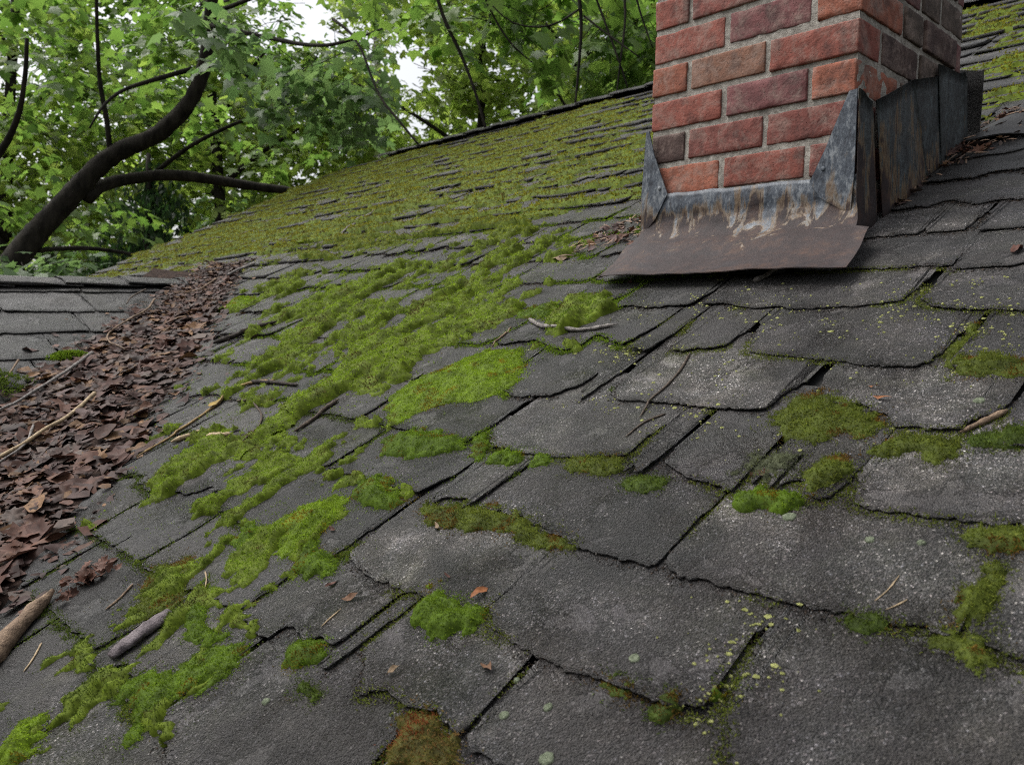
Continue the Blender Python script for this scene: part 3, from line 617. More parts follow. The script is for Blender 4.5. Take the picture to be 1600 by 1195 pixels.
# boards under the shingles
D = []
for u_, v_ in ((-5.62, -.3), (-5.62, 2.55), (-5.1, 3.0), (1.45, ridge_v(1.45)), (1.45, -2.05), (-.2, -2.05)): D.append((u_, v_, -.012))
top = roof_xyz(D); bot = roof_xyz([(a, b, -.11) for a, b, _ in D])
bm = bmesh.new(); tv = [bm.verts.new(p) for p in top]; bv = [bm.verts.new(p) for p in bot]
bm.faces.new(tv); bm.faces.new(bv[::-1])
for i in range(len(tv)): bm.faces.new((tv[i], bv[i], bv[(i+1) % len(tv)], tv[(i+1) % len(tv)]))
bmesh.ops.recalc_face_normals(bm, faces=bm.faces)
me = bpy.data.meshes.new('roof_deck'); bm.to_mesh(me); bm.free()
bmx = Vector(main_roof.location); me.transform(Matrix.Translation(-bmx)); child('roof_deck', me, M['felt'], main_roof, tuple(bmx))
# ridge caps, folded over the ridge
def folded_cap(p0, p1, side_a, side_b, wid, thick, seed_):
    """cap between ridge points p0,p1; side_a/b are unit vectors down either slope"""
    g = np.random.default_rng(seed_); nA, nB = 4, 6
    up = np.array([0, 0, 1.0]); V = []; ax = p1-p0
    for sgn in (0, 1):
        for i in range(nB+1):
            f_ = i/nB
            for j in range(-nA, nA+1):
                s_ = abs(j)/nA*wid; dv = side_a if j < 0 else side_b
                q = p0 + ax*f_ + dv*s_ + up*(.012*(1-f_)+.008 - .01*math.exp(-(s_/.03)**2) - sgn*thick)
                if j in (-nA, nA) or i in (0, nB): q = q + (g.random(3)-.5)*.007
                V.append(q)
    W_ = 2*nA+1; S_ = (nB+1)*W_; F = []
    for i in range(nB):
        for j in range(W_-1):
            a = i*W_+j; F.append((a, a+1, a+1+W_, a+W_)); F.append((S_+a+W_, S_+a+1+W_, S_+a+1, S_+a))
    for i in range(nB):
        for j in (0, W_-1):
            a = i*W_+j; F.append((a, a+W_, S_+a+W_, S_+a))
    for j in range(W_-1):
        for i in (0, nB):
            a = i*W_+j; F.append((a, a+1, S_+a+1, S_+a))
    return np.array(V), np.array(F)
x = -5.12; i = 0
while x < 1.4:
    a = roof_xyz((x, ridge_v(x)+.005, .030)); b_ = roof_xyz((x+.30, ridge_v(x+.30)+.005, .030))
    V, F = folded_cap(a, b_, np.array([0, -CT, -ST]), np.array([0, CT, -ST]), .13, .007, 900+i); i += 1
    c = V.mean(0); child('ridge_cap', mesh_np('ridge_cap', V-c, F), M['shingle'], main_roof, tuple(c), tint=R.gauss(-.45, .1)); x += .262

# the lower cross gable on the left
P0 = np.array([-2.884, -.008, -.434]); Q1 = np.array([-2.884, -.852, -.482]); VP = np.array([-1.231, -1.187, -1.048])
e1 = Q1-P0; e1 /= np.linalg.norm(e1); e2 = VP-P0; e2 -= e1*(e2 @ e1); e2 /= np.linalg.norm(e2)
e3 = np.cross(e2, e1); e3 *= np.sign(e3[2])
def side_xyz(a): a = np.asarray(a, float); return P0 + a[..., 0:1]*e1 + a[..., 1:2]*(-e2) + a[..., 2:3]*e3
def side_nz(p): return (np.asarray(p)-P0) @ e3       # height over the side roof plane
side_roof = empty('side_roof', tuple(P0+e1*1.0), 'lower dark shingle gable roof at the left, behind the leaf filled valley', 'roof')
EXP = .225
for k in range(9):
    vb = -(k+1)*EXP+.06
    s0 = abs(vb+EXP)*(VP-P0)@e1/((VP-P0)@e2) - .25       # where this course dives under the litter
    x = max(-.05, s0) + R.uniform(0, .1)
    while x < 2.6:
        u1 = x+.30; seed += 1
        b0, b1 = vb+R.gauss(0, .004), vb+R.gauss(0, .004)
        pts = [(x+.003, vb+EXP), (x+.003, b0+.01), (x+.01, b0), (x+.1, b0+R.gauss(0, .003)), (x+.2, b1+R.gauss(0, .003)), (u1-.008, b1), (u1-.003, b1+.01), (u1-.003, vb+EXP)]
        V, F = make_tab(pts, vb, min(vb+EXP+.06, -.004), .006, (abs(R.gauss(0, .006)), abs(R.gauss(0, .006))), .007, seed, .010, (0, .12, .5, 1))
        W = side_xyz(V); c = W.mean(0)
        if (c-CAM) @ cf > .5:
            child('shingle', mesh_np('shingle', W-c, F), M['shingle'], side_roof, tuple(c), tint=R.gauss(-.22, .2), crust=max(0., R.gauss(0, .15)), bare=max(0., R.gauss(.2, .4)), film=.35)
        x = u1
back = e2*np.array([-1, 1, 1.0])
x = -.35; i = 0
while x < 2.4:
    a = P0+e1*x+np.array([0, 0, .012]); b_ = a+e1*.30
    V, F = folded_cap(b_, a, e2, back, .125, .007, 1500+i); i += 1
    c = V.mean(0); child('ridge_cap', mesh_np('ridge_cap', V-c, F), M['shingle'], side_roof, tuple(c), tint=R.gauss(.05, .1), crust=R.uniform(0, .4)); x += .235
D = np.array([P0-e1*.4+e3*-.012, P0+e1*2.6+e3*-.012, P0+e1*2.6+e2*2.1+e3*-.012, P0-e1*.4+e2*2.1+e3*-.012])
D2 = np.array([P0-e1*.4+e3*-.012, P0+e1*2.6+e3*-.012, P0+e1*2.6+back*1.8+e3*-.012, P0-e1*.4+back*1.8+e3*-.012])
child('roof_deck', mesh_np('roof_deck', np.vstack([D, D2])-P0, [(0, 1, 2, 3), (7, 6, 5, 4)]), M['felt'], side_roof, tuple(P0))

# height of the shingle surface over the roof plane, for everything that lies on it
allV, allF, k = [], [], 0
for V, F, pr in tabs:
    if uv_dist(V[:, 0].mean(), V[:, 1].mean()) < 4.6: allV.append(V); allF.append(F+k); k += len(V)
bvh = BVHTree.FromPolygons([tuple(v) for v in np.vstack(allV)], [tuple(f) for f in np.vstack(allF).tolist()])
GU0, GV0, GS = -3.0, -1.75, .008
NU, NV = int(4.4/GS), int(2.6/GS)
HM = np.zeros((NU, NV)); dn = Vector((0, 0, -1))
for i in range(NU):
    for j in range(NV):
        h = bvh.ray_cast(Vector((GU0+i*GS, GV0+j*GS, .2)), dn, .4)[0]
        HM[i, j] = h.z if h else 0.0
def surf(u, v):
    """shingle surface height n(u,v)"""
    u = np.asarray(u, float); v = np.asarray(v, float)
    x = (u-GU0)/GS; y = (v-GV0)/GS
    ok = (x >= 0) & (y >= 0) & (x < NU-2) & (y < NV-2)
    xi = np.clip(np.rint(x).astype(int), 0, NU-1); yi = np.clip(np.rint(y).astype(int), 0, NV-1)
    return np.where(ok, HM[xi, yi], .005 + deck(u, v))

# cells at the foot of a shingle edge, where dirt and moss gather
MX = HM.copy()
for a in (-1, 0, 1):
    for b_ in (-1, 0, 1): MX = np.maximum(MX, np.roll(np.roll(HM, a, 0), b_, 1))
FOOT = np.argwhere(MX-HM > .0020)
def foot_points(n, u0, u1, v0, v1, seed_, scale, thr):
    c_ = FOOT[rng.integers(0, len(FOOT), n)]+rng.uniform(-.5, .5, (n, 2)); u = GU0+c_[:, 0]*GS; v = GV0+c_[:, 1]*GS
    ok = (u > u0) & (u < u1) & (v > v0) & (v < v1) & (fbm(u*scale, v*scale, seed_, 3) > thr) & (u > valley_u(v)+.15)
    return u[ok], v[ok]

# ------------------------------------------------------------------ chimney
CW, CD, CC = .4925, .528, .077
chim = empty('chimney', (-CW/2, CD/2, Z0), 'red brick chimney with pale mortar and rusty metal flashing standing on the roof', 'chimney')
def brick_mesh(lx, ly, lz, sd):
    """worn brick: gridded box with rounded, nibbled edges"""
    g = np.random.default_rng(sd)
    nx, ny, nz = max(3, int(lx/.016)), max(3, int(ly/.016)), 5
    bm = bmesh.new(); 
    def axis(L, n):
        a = np.linspace(-1, 1, n+1)*L/2
        return np.sort(np.r_[a, -L/2+.003, L/2-.003])
    ax, ay, az = axis(lx, nx), axis(ly, ny), axis(lz, nz)
    cache = {}
    r_ = .0020; hx, hy, hz = lx/2, ly/2, lz/2
    def vert(i, j, k_):
        if (i, j, k_) not in cache: cache[(i, j, k_)] = bm.verts.new((ax[i], ay[j], az[k_]))
        return cache[(i, j, k_)]
    I, J, K = len(ax), len(ay), len(az)
    for i in range(I-1):
        for j in range(J-1):
            for k_ in (0, K-1): bm.faces.new([vert(i, j, k_), vert(i+1, j, k_), vert(i+1, j+1, k_), vert(i, j+1, k_)])
    for i in range(I-1):
        for k_ in range(K-1):
            for j in (0, J-1): bm.faces.new([vert(i, j, k_), vert(i+1, j, k_), vert(i+1, j, k_+1), vert(i, j, k_+1)])
    for j in range(J-1):
        for k_ in range(K-1):
            for i in (0, I-1): bm.faces.new([vert(i, j, k_), vert(i, j+1, k_), vert(i, j+1, k_+1), vert(i, j, k_+1)])
    vl = list(bm.verts); p = np.array([v.co for v in vl]); hh_ = np.array([hx, hy, hz])
    q = np.clip(p, -hh_+r_, hh_-r_); d = p-q; L = np.linalg.norm(d, axis=1); dirn = d/np.maximum(L, 1e-9)[:, None]
    p = np.where(L[:, None] > 1e-9, q+dirn*r_, p); on = (L > r_*1.05)
    a_, b_ = (p[:, 0]+p[:, 1])*70+sd*3.1, p[:, 2]*70+sd*1.7+p[:, 1]*31
    f_ = fbm(a_, b_, sd, 3)-.5; nib = np.maximum(0, fbm(a_*1.7+9, b_*1.7, sd+5, 2)-.58)
    p = p + dirn*(f_*.0030 - on*nib*.010)[:, None]
    for v, c_ in zip(vl, p): v.co = c_
    bmesh.ops.recalc_face_normals(bm, faces=bm.faces)
    for f_ in bm.faces: f_.smooth = True
    me = bpy.data.meshes.new('brick'); bm.to_mesh(me); bm.free(); return me
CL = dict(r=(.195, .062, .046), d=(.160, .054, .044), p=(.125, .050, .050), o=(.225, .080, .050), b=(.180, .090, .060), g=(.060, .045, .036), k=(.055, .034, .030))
MJ = .0066
# (row, x0, x1, y0, y1, colour); row r spans z from (1-r)*CC to -r*CC
BR = []
for r in range(-4, 6):
    A = (r % 2 == 0)
    cz = {-1: 'rdp', 0: 'rpo', 1: 'obr', 2: 'rpo', 3: 'kdd', 4: 'ord', 5: 'rrd'}.get(r, 'rpd')
    if A:
        BR += [(r, -CW, -CW+.195, 0, .095, cz[0]), (r, -CW+.195, -.0985, 0, .095, cz[1]), (r, -.0985, 0, 0, .196, 'o' if r == 2 else cz[2])]
        BR += [(r, -.095, 0, .196, .30, 'g'), (r, -.095, 0, .30, .49, 'k'), (r, -.095, 0, .49, CD, 'p')]  # right-face bricks coloured darker: shade of that side, with soot, painted in
    else:
        BR += [(r, -CW, -CW+.1, 0, .095, cz[0]), (r, -CW+.1, -.1955, 0, .095, cz[1]), (r, -.1955, 0, 0, .098, cz[2])]
        BR += [(r, -.095, 0, .098, .285, 'k' if r == 1 else 'p'), (r, -.095, 0, .285, .395, 'g'), (r, -.095, 0, .395, CD, 'g')]  # right face again: its shade and soot put into the darker brick colours
    BR += [(r, -CW, -CW+.095, .095, .30, 'r'), (r, -CW, -CW+.095, .30, CD, 'p'), (r, -CW+.095, -.30, CD-.095, CD, 'd'), (r, -.30, -.095, CD-.095, CD, 'r')]
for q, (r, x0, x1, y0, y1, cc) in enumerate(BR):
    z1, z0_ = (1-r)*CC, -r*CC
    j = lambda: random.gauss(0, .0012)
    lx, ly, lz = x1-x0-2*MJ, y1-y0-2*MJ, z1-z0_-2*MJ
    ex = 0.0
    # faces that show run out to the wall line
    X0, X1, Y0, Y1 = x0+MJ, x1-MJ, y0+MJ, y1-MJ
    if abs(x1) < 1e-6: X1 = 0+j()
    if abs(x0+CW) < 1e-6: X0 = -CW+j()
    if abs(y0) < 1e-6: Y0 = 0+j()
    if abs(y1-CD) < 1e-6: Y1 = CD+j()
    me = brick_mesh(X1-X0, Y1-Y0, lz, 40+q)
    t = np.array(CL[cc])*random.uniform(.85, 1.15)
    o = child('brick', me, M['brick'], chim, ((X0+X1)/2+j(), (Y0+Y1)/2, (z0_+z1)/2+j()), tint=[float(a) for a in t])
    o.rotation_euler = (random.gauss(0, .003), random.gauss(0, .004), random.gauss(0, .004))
# mortar body, struck back from the brick faces, with an uneven surface
def grid_box(x0, x1, y0, y1, z0_, z1, st, amp, sd):
    V, F = [], []
    def face(o_, a, b_, na, nb_, nrm):
        k_ = sum(len(x_) for x_ in V)
        gi, gj = np.meshgrid(np.arange(na+1)/na, np.arange(nb_+1)/nb_, indexing='ij')
        p = (o_ + gi[..., None]*a + gj[..., None]*b_).reshape(-1, 3)
        V.append(p+nrm*((fbm(p[:, 0]*60+p[:, 1]*55, p[:, 2]*60+p[:, 1]*20, sd, 3)-.5)*amp)[:, None])
        for i in range(na):
            for j_ in range(nb_):
                q_ = k_+i*(nb_+1)+j_; F.append((q_, q_+nb_+1, q_+nb_+2, q_+1))
    dx, dy, dz = np.array([x1-x0, 0, 0]), np.array([0, y1-y0, 0]), np.array([0, 0, z1-z0_])
    o_ = np.array([x0, y0, z0_])
    N = lambda L: max(1, int(L/st))
    face(o_, dx, dz, N(x1-x0), N(z1-z0_), np.array([0, -1., 0])); face(o_+dx, dy, dz, N(y1-y0), N(z1-z0_), np.array([1., 0, 0]))
    face(o_+dy, dx, dz, 4, 8, np.array([0, 1., 0])); face(o_, dy, dz, 4, 8, np.array([-1., 0, 0])); face(o_+dz, dx, dy, 4, 4, np.array([0, 0, 1.]))
    return np.vstack(V), np.array(F)
V, F = grid_box(-CW+.0036, -.0036, .0036, CD-.0036, -.62, 5*CC, .0065, .0026, 3)
cc_ = np.array([-CW/2, CD/2, 0]); child('mortar', mesh_np('mortar', V-cc_, F), M['mortar'], chim, tuple(cc_))

def sheet(P, thick, sub=1):
    """curved sheet metal from a grid of points P[i][j] (numpy), given thickness along its normals"""
    P = np.asarray(P, float); a, b_ = P.shape[:2]
    du = np.gradient(P, axis=0); dv = np.gradient(P, axis=1); n = np.cross(du, dv); n /= np.linalg.norm(n, axis=2)[..., None]+1e-12
    V = np.vstack([P.reshape(-1, 3), (P-n*thick).reshape(-1, 3)]); S = a*b_; F = []
    for i in range(a-1):
        for j in range(b_-1):
            q = i*b_+j; F.append((q, q+b_, q+b_+1, q+1)); F.append((S+q+1, S+q+b_+1, S+q+b_, S+q))
    for i in range(a-1):
        for j in (0, b_-1): q = i*b_+j; F.append((q, q+b_, S+q+b_, S+q))
    for j in range(b_-1):
        for i in (0, a-1): q = i*b_+j; F.append((q, q+1, S+q+1, S+q))
    return V, np.array(F)
def add_sheet(name, P, thick, mat, smooth=True, **kw):
    V, F = sheet(P, thick); c = V.mean(0); me = mesh_np(name, V-c, F, smooth=False)
    return child(name, me, mat, chim, tuple(c), **kw)
# apron: upright strip on the front face, bent out over the shingles, front edge standing off
nu = 44; xs = np.linspace(-.500, .012, nu)
prof = []
for i, x in enumerate(xs):
    f_ = i/(nu-1)
    ztop = -.297 - .010*f_
    zroof = Z0 + .006
    col = []
    for t in np.linspace(0, 1, 7): col.append((x, -.006-.003*math.sin(t*3), ztop + (Z0+.075-ztop)*t))
    fl = .205 + .010*f_; xsp = (f_-.5)
    for t in np.linspace(0, 1, 9)[1:]:                       # bend of about 5 cm
        a = t*math.pi/2*.72
        y = -.009 - .055*(1-math.cos(a))*1.2; z = Z0+.075 - .062*math.sin(a)*1.0
        col.append((x + .07*max(0, f_-.9)*t*3, y, z - 0))
    y0, z0_ = col[-1][1], col[-1][2]
    for t in np.linspace(0, 1, 8)[1:]:
        y = y0 + (-fl-y0)*t
        zz = Z0 + y*math.tan(TH) + .030 + .004*math.sin(f_*9)+.010*math.sin(f_*2.6)*t
        z = z0_*(1-min(1, t*2.2)) + zz*min(1, t*2.2)
        col.append((x + (.085 if f_ > .9 else 0)*max(0, (f_-.9)/.1)*(.6+.4*t) + (.028*t if f_ < .05 else 0), y, z))
    prof.append(col)
prof = np.array(prof); prof[..., 2] += .0045*(fbm(prof[..., 0]*22, prof[..., 1]*26+prof[..., 2]*9, 45, 3)-.5); prof[..., 1] += .003*(fbm(prof[..., 0]*30, prof[..., 2]*30, 46, 2)-.5)
prof[:, -1, 1] += .006*(fbm(prof[:, -1, 0]*25, prof[:, -1, 0]*0, 47, 3)-.5)
add_sheet('apron_flashing', prof[:, ::-1], .0016, M['apron'])
# ears of the apron on the front face
def ear(poly, y, bulge, name, mat):
    bm = bmesh.new()
    vs_ = [bm.verts.new((a, y, b_)) for a, b_ in poly]; f_ = bm.faces.new(vs_)
    r_ = bmesh.ops.extrude_face_region(bm, geom=[f_]); vv = [e for e in r_['geom'] if isinstance(e, bmesh.types.BMVert)]
    bmesh.ops.translate(bm, verts=vv, vec=(0, bulge, 0)); bmesh.ops.recalc_face_normals(bm, faces=bm.faces)
    me = bpy.data.meshes.new(name); bm.to_mesh(me); bm.free(); c = Vector((poly[0][0], y, poly[0][1])); me.transform(Matrix.Translation(-c))
    return child(name, me, mat, chim, tuple(c))
ear([(-.497, -.150), (-.489, -.148), (-.472, -.205), (-.430, -.300), (-.462, -.355), (-.503, -.395), (-.505, -.30)], -.0125, .003, 'corner_flashing', M['apron'])
ear([(.006, -.146), (-.010, -.148), (-.034, -.205), (-.052, -.250), (-.082, -.312), (-.060, -.345), (.004, -.385), (.008, -.30)], -.0125, .003, 'corner_flashing', M['apron'])
for px_, pz_ in ((-.055, -.290), (-.452, -.285)):
    bm = bmesh.new(); bmesh.ops.create_uvsphere(bm, u_segments=10, v_segments=6, radius=.0048)
    bmesh.ops.scale(bm, vec=(1, .45, 1), verts=bm.verts); me = bpy.data.meshes.new('nail_head'); bm.to_mesh(me); bm.free()
    par = [o_ for o_ in chim.children if o_.name.startswith('corner_flashing') and abs(o_.location.x+chim.location.x-px_) < .12][0]
    nh = obj('nail_head', me, M['apron'], par); nh.location = Vector((px_, -.0135, pz_))-par.location-chim.location
# flashing wrapped round the right corner and stepped up the side
def side_panel(name, tl, tr, bl, br, x, bow, mat, th_=.0022):
    G = []
    for i in range(9):
        s = i/8; row = []
        for j in range(9):
            t = j/8
            a = np.array(tl)*(1-s)+np.array(tr)*s; b_ = np.array(bl)*(1-s)+np.array(br)*s
            p = a*(1-t)+b_*t
            row.append((x + bow*math.sin(math.pi*s)*(.3+t) + .006*t*t + .0015*math.sin(7*s+3*t), p[0], p[1]))
        G.append(row)
    return add_sheet(name, np.array(G), th_, mat)
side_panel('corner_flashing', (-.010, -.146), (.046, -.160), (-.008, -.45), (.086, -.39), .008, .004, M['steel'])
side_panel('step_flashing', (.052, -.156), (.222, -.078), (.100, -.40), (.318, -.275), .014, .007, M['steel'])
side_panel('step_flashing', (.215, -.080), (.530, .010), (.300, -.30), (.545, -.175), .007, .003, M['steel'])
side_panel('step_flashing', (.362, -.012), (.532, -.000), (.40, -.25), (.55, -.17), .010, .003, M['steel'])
# dark metal of the cricket behind
G = [[(x_, .545+.01*math.sin(t*2), (-.16)*(1-t)+.025*t - .012*(max(0, (x_-.01))/.03)**2) for t in np.linspace(0, 1, 5)] for x_ in np.linspace(-CW-.03, .040, 12)]
add_sheet('back_flashing', np.array(G), .004, M['cricket'])
G = [[(.045+.13*s, .50+.10*t, Z0+(.50+.10*t)*math.tan(TH)+.016+.022*math.sin(s*3.0)*(.4+.6*t)-.012*s) for t in np.linspace(0, 1, 5)] for s in np.linspace(-.3, 1, 10)]
add_sheet('back_flashing', np.array(G), .003, M['cricket'])

# ------------------------------------------------------------------ moss
def poly_sd(P, poly):
    """signed distance, positive inside"""
    P = np.asarray(P, float); poly = np.asarray(poly, float); n = len(poly)
    d2 = np.full(len(P), 1e9); ins = np.zeros(len(P), bool)
    for i in range(n):
        a, b_ = poly[i], poly[(i+1) % n]; e = b_-a; w_ = P-a
        t = np.clip((w_ @ e)/(e @ e+1e-12), 0, 1)
        d2 = np.minimum(d2, ((w_-t[:, None]*e)**2).sum(1))
        c_ = ((a[1] > P[:, 1]) != (b_[1] > P[:, 1]))
        xi = (b_[0]-a[0])*(P[:, 1]-a[1])/(b_[1]-a[1]+1e-12)+a[0]
        ins ^= c_ & (P[:, 0] < xi)
    return np.where(ins, 1, -1)*np.sqrt(d2)
MC = dict(b=((.135, .215, .012), (.215, .310, .024)), m=((.082, .145, .010), (.150, .220, .020)), o=((.070, .098, .012), (.150, .170, .028)),
          d=((.045, .075, .010), (.095, .130, .020)), y=((.105, .110, .010), (.225, .205, .022)), g=((.075, .085, .045), (.15, .165, .10)))
SIDE_A, SIDE_B = (.84, .87), (1.02, 1.03)
MC['y2'] = ((.070, .085, .014), (.20, .11, .040))
def mound(U, Vv, H, cell, base, col):
    """height field cells where H>0, sunk at the rim. U,Vv,H are 2-D grids"""
    m = H > 0
    idx = -np.ones(H.shape, int); keep = np.zeros(H.shape, bool)
    q = m[:-1, :-1] | m[1:, :-1] | m[:-1, 1:] | m[1:, 1:]
    for a in (0, 1):
        for b_ in (0, 1): keep[a:keep.shape[0]-1+a, b_:keep.shape[1]-1+b_] |= q
    idx[keep] = np.arange(keep.sum())
    n = np.where(m, base+H, base-.006)[keep]
    V = roof_xyz(np.column_stack([U[keep], Vv[keep], n]))
    i, j = np.nonzero(q)
    F = np.column_stack([idx[i, j], idx[i+1, j], idx[i+1, j+1], idx[i, j+1]])
    C_ = np.repeat(np.asarray(col)[None], len(V), 0)*rng.uniform(.6, 1.0, (len(V), 1))
    return V, F, C_
def blades(u, v, n, length, width, c0, c1, tilt=.75):
    """upright moss leaves: one folded sliver (2 triangles) each"""
    N = len(u); L = length*rng.uniform(.55, 1.25, N); Wd = width*rng.uniform(.7, 1.3, N)
    a = rng.uniform(0, 2*np.pi, N); tl = tilt*np.sqrt(rng.random(N))
    d = np.column_stack([np.cos(a)*np.sin(tl), np.sin(a)*np.sin(tl), np.cos(tl)])
    b_ = rng.uniform(0, 2*np.pi, N); s = np.column_stack([np.cos(b_), np.sin(b_), np.zeros(N)])*Wd[:, None]/2
    p = np.column_stack([u, v, n])
    tip = p+d*L[:, None]; tip[:, 1] -= L*.15; mid = p+d*L[:, None]*.5
    V = np.stack([p-s*.6, mid-s, tip, mid+s], 1).reshape(-1, 3)
    F = np.arange(N*4).reshape(N, 4)
    f_ = rng.random((N, 1)); c = np.asarray(c0)*(1-f_)+np.asarray(c1)*f_
    c = c*rng.uniform(.85, 1.15, (N, 1))
    return roof_xyz(V), F, np.repeat(c, 4, 0)
def merge(parts):
    V = np.vstack([p[0] for p in parts]); C_ = np.vstack([p[2] for p in parts]); F = []; k_ = 0
    for p in parts: F.append(p[1]+k_); k_ += len(p[0])
    return V, np.vstack(F), C_
claimed = []
for poly, hgt, kind, label in CUSHIONS:
    poly = np.array(poly); c0, c1 = MC['y2' if 'yellow brown' in label else kind]
    lo, hi = poly.min(0)-.012, poly.max(0)+.012
    dist = uv_dist(*poly.mean(0)); cell = .0035*max(.8, dist/1.3)
    uu = np.arange(lo[0], hi[0], cell); vv = np.arange(lo[1], hi[1], cell)
    U, Vv = np.meshgrid(uu, vv, indexing='ij'); P = np.column_stack([U.ravel(), Vv.ravel()])
    sdv = poly_sd(P, poly).reshape(U.shape) + .030*(fbm(U*45, Vv*35, 31, 3)-.5) + .014*(fbm(U*150, Vv*150, 33, 2)-.5) - .002
    span = min(hi-lo)*.38
    H = hgt*(.78 if kind in 'bm' else .55)*(1-np.exp(-np.clip(sdv, 0, 1)/(span*.60)))*(.40+1.15*fbm(U*48, Vv*34, 35, 3))
    H = np.where(sdv > 0, np.maximum(H, .0006), 0)
    base = surf(U, Vv)
    mv = mound(U, Vv, H, cell, base, np.array(c0)*.7+np.array(c1)*.2)
    den = 1/(.00165*max(1, dist/1.25))**2
    N = int((hi-lo).prod()*den); pu = rng.uniform(lo[0], hi[0], N); pv = rng.uniform(lo[1], hi[1], N)
    ii = np.clip(((pu-lo[0])/cell).astype(int), 0, U.shape[0]-1); jj = np.clip(((pv-lo[1])/cell).astype(int), 0, U.shape[1]-1)
    hh = H[ii, jj]; so_ = sdv[ii, jj]; ok = (hh > 0) | (rng.random(N) < .55*np.exp(np.minimum(so_, 0)/.006))
    sc_ = max(1, dist/1.4)
    bl = blades(pu[ok], pv[ok], (base+H)[ii, jj][ok]-.0015, (.0042 if kind in 'bm' else .0060)*sc_**.7, .0012*sc_, c0, c1, .8 if kind in 'bm' else 1.15)
    # browned tips in spots
    br_ = fbm(pu[ok]*38, pv[ok]*38, 77, 2) > (.66 if kind != 'y' else .52)
    cb = bl[2].reshape(-1, 4, 3); cb[br_] = cb[br_]*np.array([.95, .52, .6]) + np.array([.02, .0, .0]); 
    V, F, C_ = merge([mv, (bl[0], bl[1], cb.reshape(-1, 3))])
    c = roof_xyz((*poly.mean(0), 0))
    o = obj('moss_cushion', mesh_np('moss_cushion', V-c, F, C_), M['moss']); o.location = c
    tag(o, label, 'moss', 'moss cushions on the roof')
    claimed.append(poly)

# moss on the side roof
def side_moss(a0, b0_, ra, rb, n, label, kind):
    a_ = rng.normal(0, .5, n); b_ = rng.normal(0, .5, n); k_ = (a_**2+b_**2 < 1)*(fbm(a_*4, b_*4, 7, 2)+.25*(1-a_**2-b_**2) > .48) > 0; a_, b_ = a_[k_], b_[k_]
    V, F, C_ = blades(a0+a_*ra, -(b0_+b_*rb), .010+.016*np.clip(1-a_**2-b_**2, 0, 1), .011, .0042, *MC[kind], 1.1)
    # blades() works on the main roof plane; carry the points over to the side roof plane
    U = np.column_stack([V[:, 0], (V[:, 1]*CT+(V[:, 2]-Z0)*ST), (-V[:, 1]*ST+(V[:, 2]-Z0)*CT)])
    W = side_xyz(U); c = W.mean(0); o = obj('moss_cushion', mesh_np('moss_cushion', W-c, F, C_), M['moss']); o.location = c; tag(o, label, 'moss', 'moss on the side roof')
side_moss(SIDE_A[0], SIDE_A[1], .07, .04, 2600, 'small moss tuft on the lower gable roof left of the leaf litter', 'm')
side_moss(SIDE_B[0]+.08, SIDE_B[1], .12, .12, 3600, 'flat moss patch on the lower gable roof at the left edge', 'd')

# thin spreading moss between the cushions
def moss_density(u, v):
    P = np.column_stack([u, v]); f_ = np.zeros(len(u)); ws = []
    for q, (poly, dn_, k_) in enumerate(MOSS_REGIONS):
        soft = .9 if q == 0 else (.45 if q in (1, 3) else .14)
        s = poly_sd(P, poly); d = dn_*np.clip(s/soft+.5, 0, 1); ws.append(d**2+1e-6)
        f_ = np.maximum(f_, d)
    ws = np.array(ws); ws /= ws.sum(0); return f_, ws
def row_phase(v):
    r_ = np.array(ROWS); i = np.clip(np.searchsorted(r_, v)-1, 0, len(r_)-2)
    return (v-r_[i])/(r_[i+1]-r_[i])
def moss_field(u, v):
    """0..1 strength"""
    d, ws = moss_density(u, v)
    ph = row_phase(v + .012*(fbm(u*9, v*2, 66, 2)-.5))
    wu = u + .16*(fbm(u*3.1, v*3.1, 52, 3)-.5) + .05*(fbm(u*11, v*11, 54, 2)-.5); wv = v + .22*(fbm(u*2.7+7, v*2.7, 53, 3)-.5)
    up = fbm(wu*17+wv*2.5, wv*4.4-wu*1.0, 51, 4)      # tongues running down the slope
    al = fbm(wu*3.2, wv*21, 55, 4)                     # bands along the courses
    pat = fbm(u*2.3, v*2.9, 57, 3)                     # open and closed stretches
    edge = np.exp(-((ph-.02)/.10)**2)+np.exp(-((ph-1)/.08)**2)
    far_ = ws[0]+ws[3]
    n = far_*(.52*al+.18*up+.26*pat+.05*np.exp(-((ph-.15)/.2)**2)-.40*np.exp(-((ph-.985)/.12)**2)) + (1-far_)*(.60*up+.16*al+.20*pat+.07*edge)
    n = n + .14*(fbm(u*70, v*70, 58, 2)-.5)
    thr = far_*(.676-.46*d)+(1-far_)*(.697-.46*d)
    n = np.where(v > ridge_v(u)-.17, 0, n)
    return np.where(d > .02, np.clip((n-thr)/.13, 0, 1), 0), ws
pal = [MC[r_[2]] for r_ in MOSS_REGIONS]
parts = []
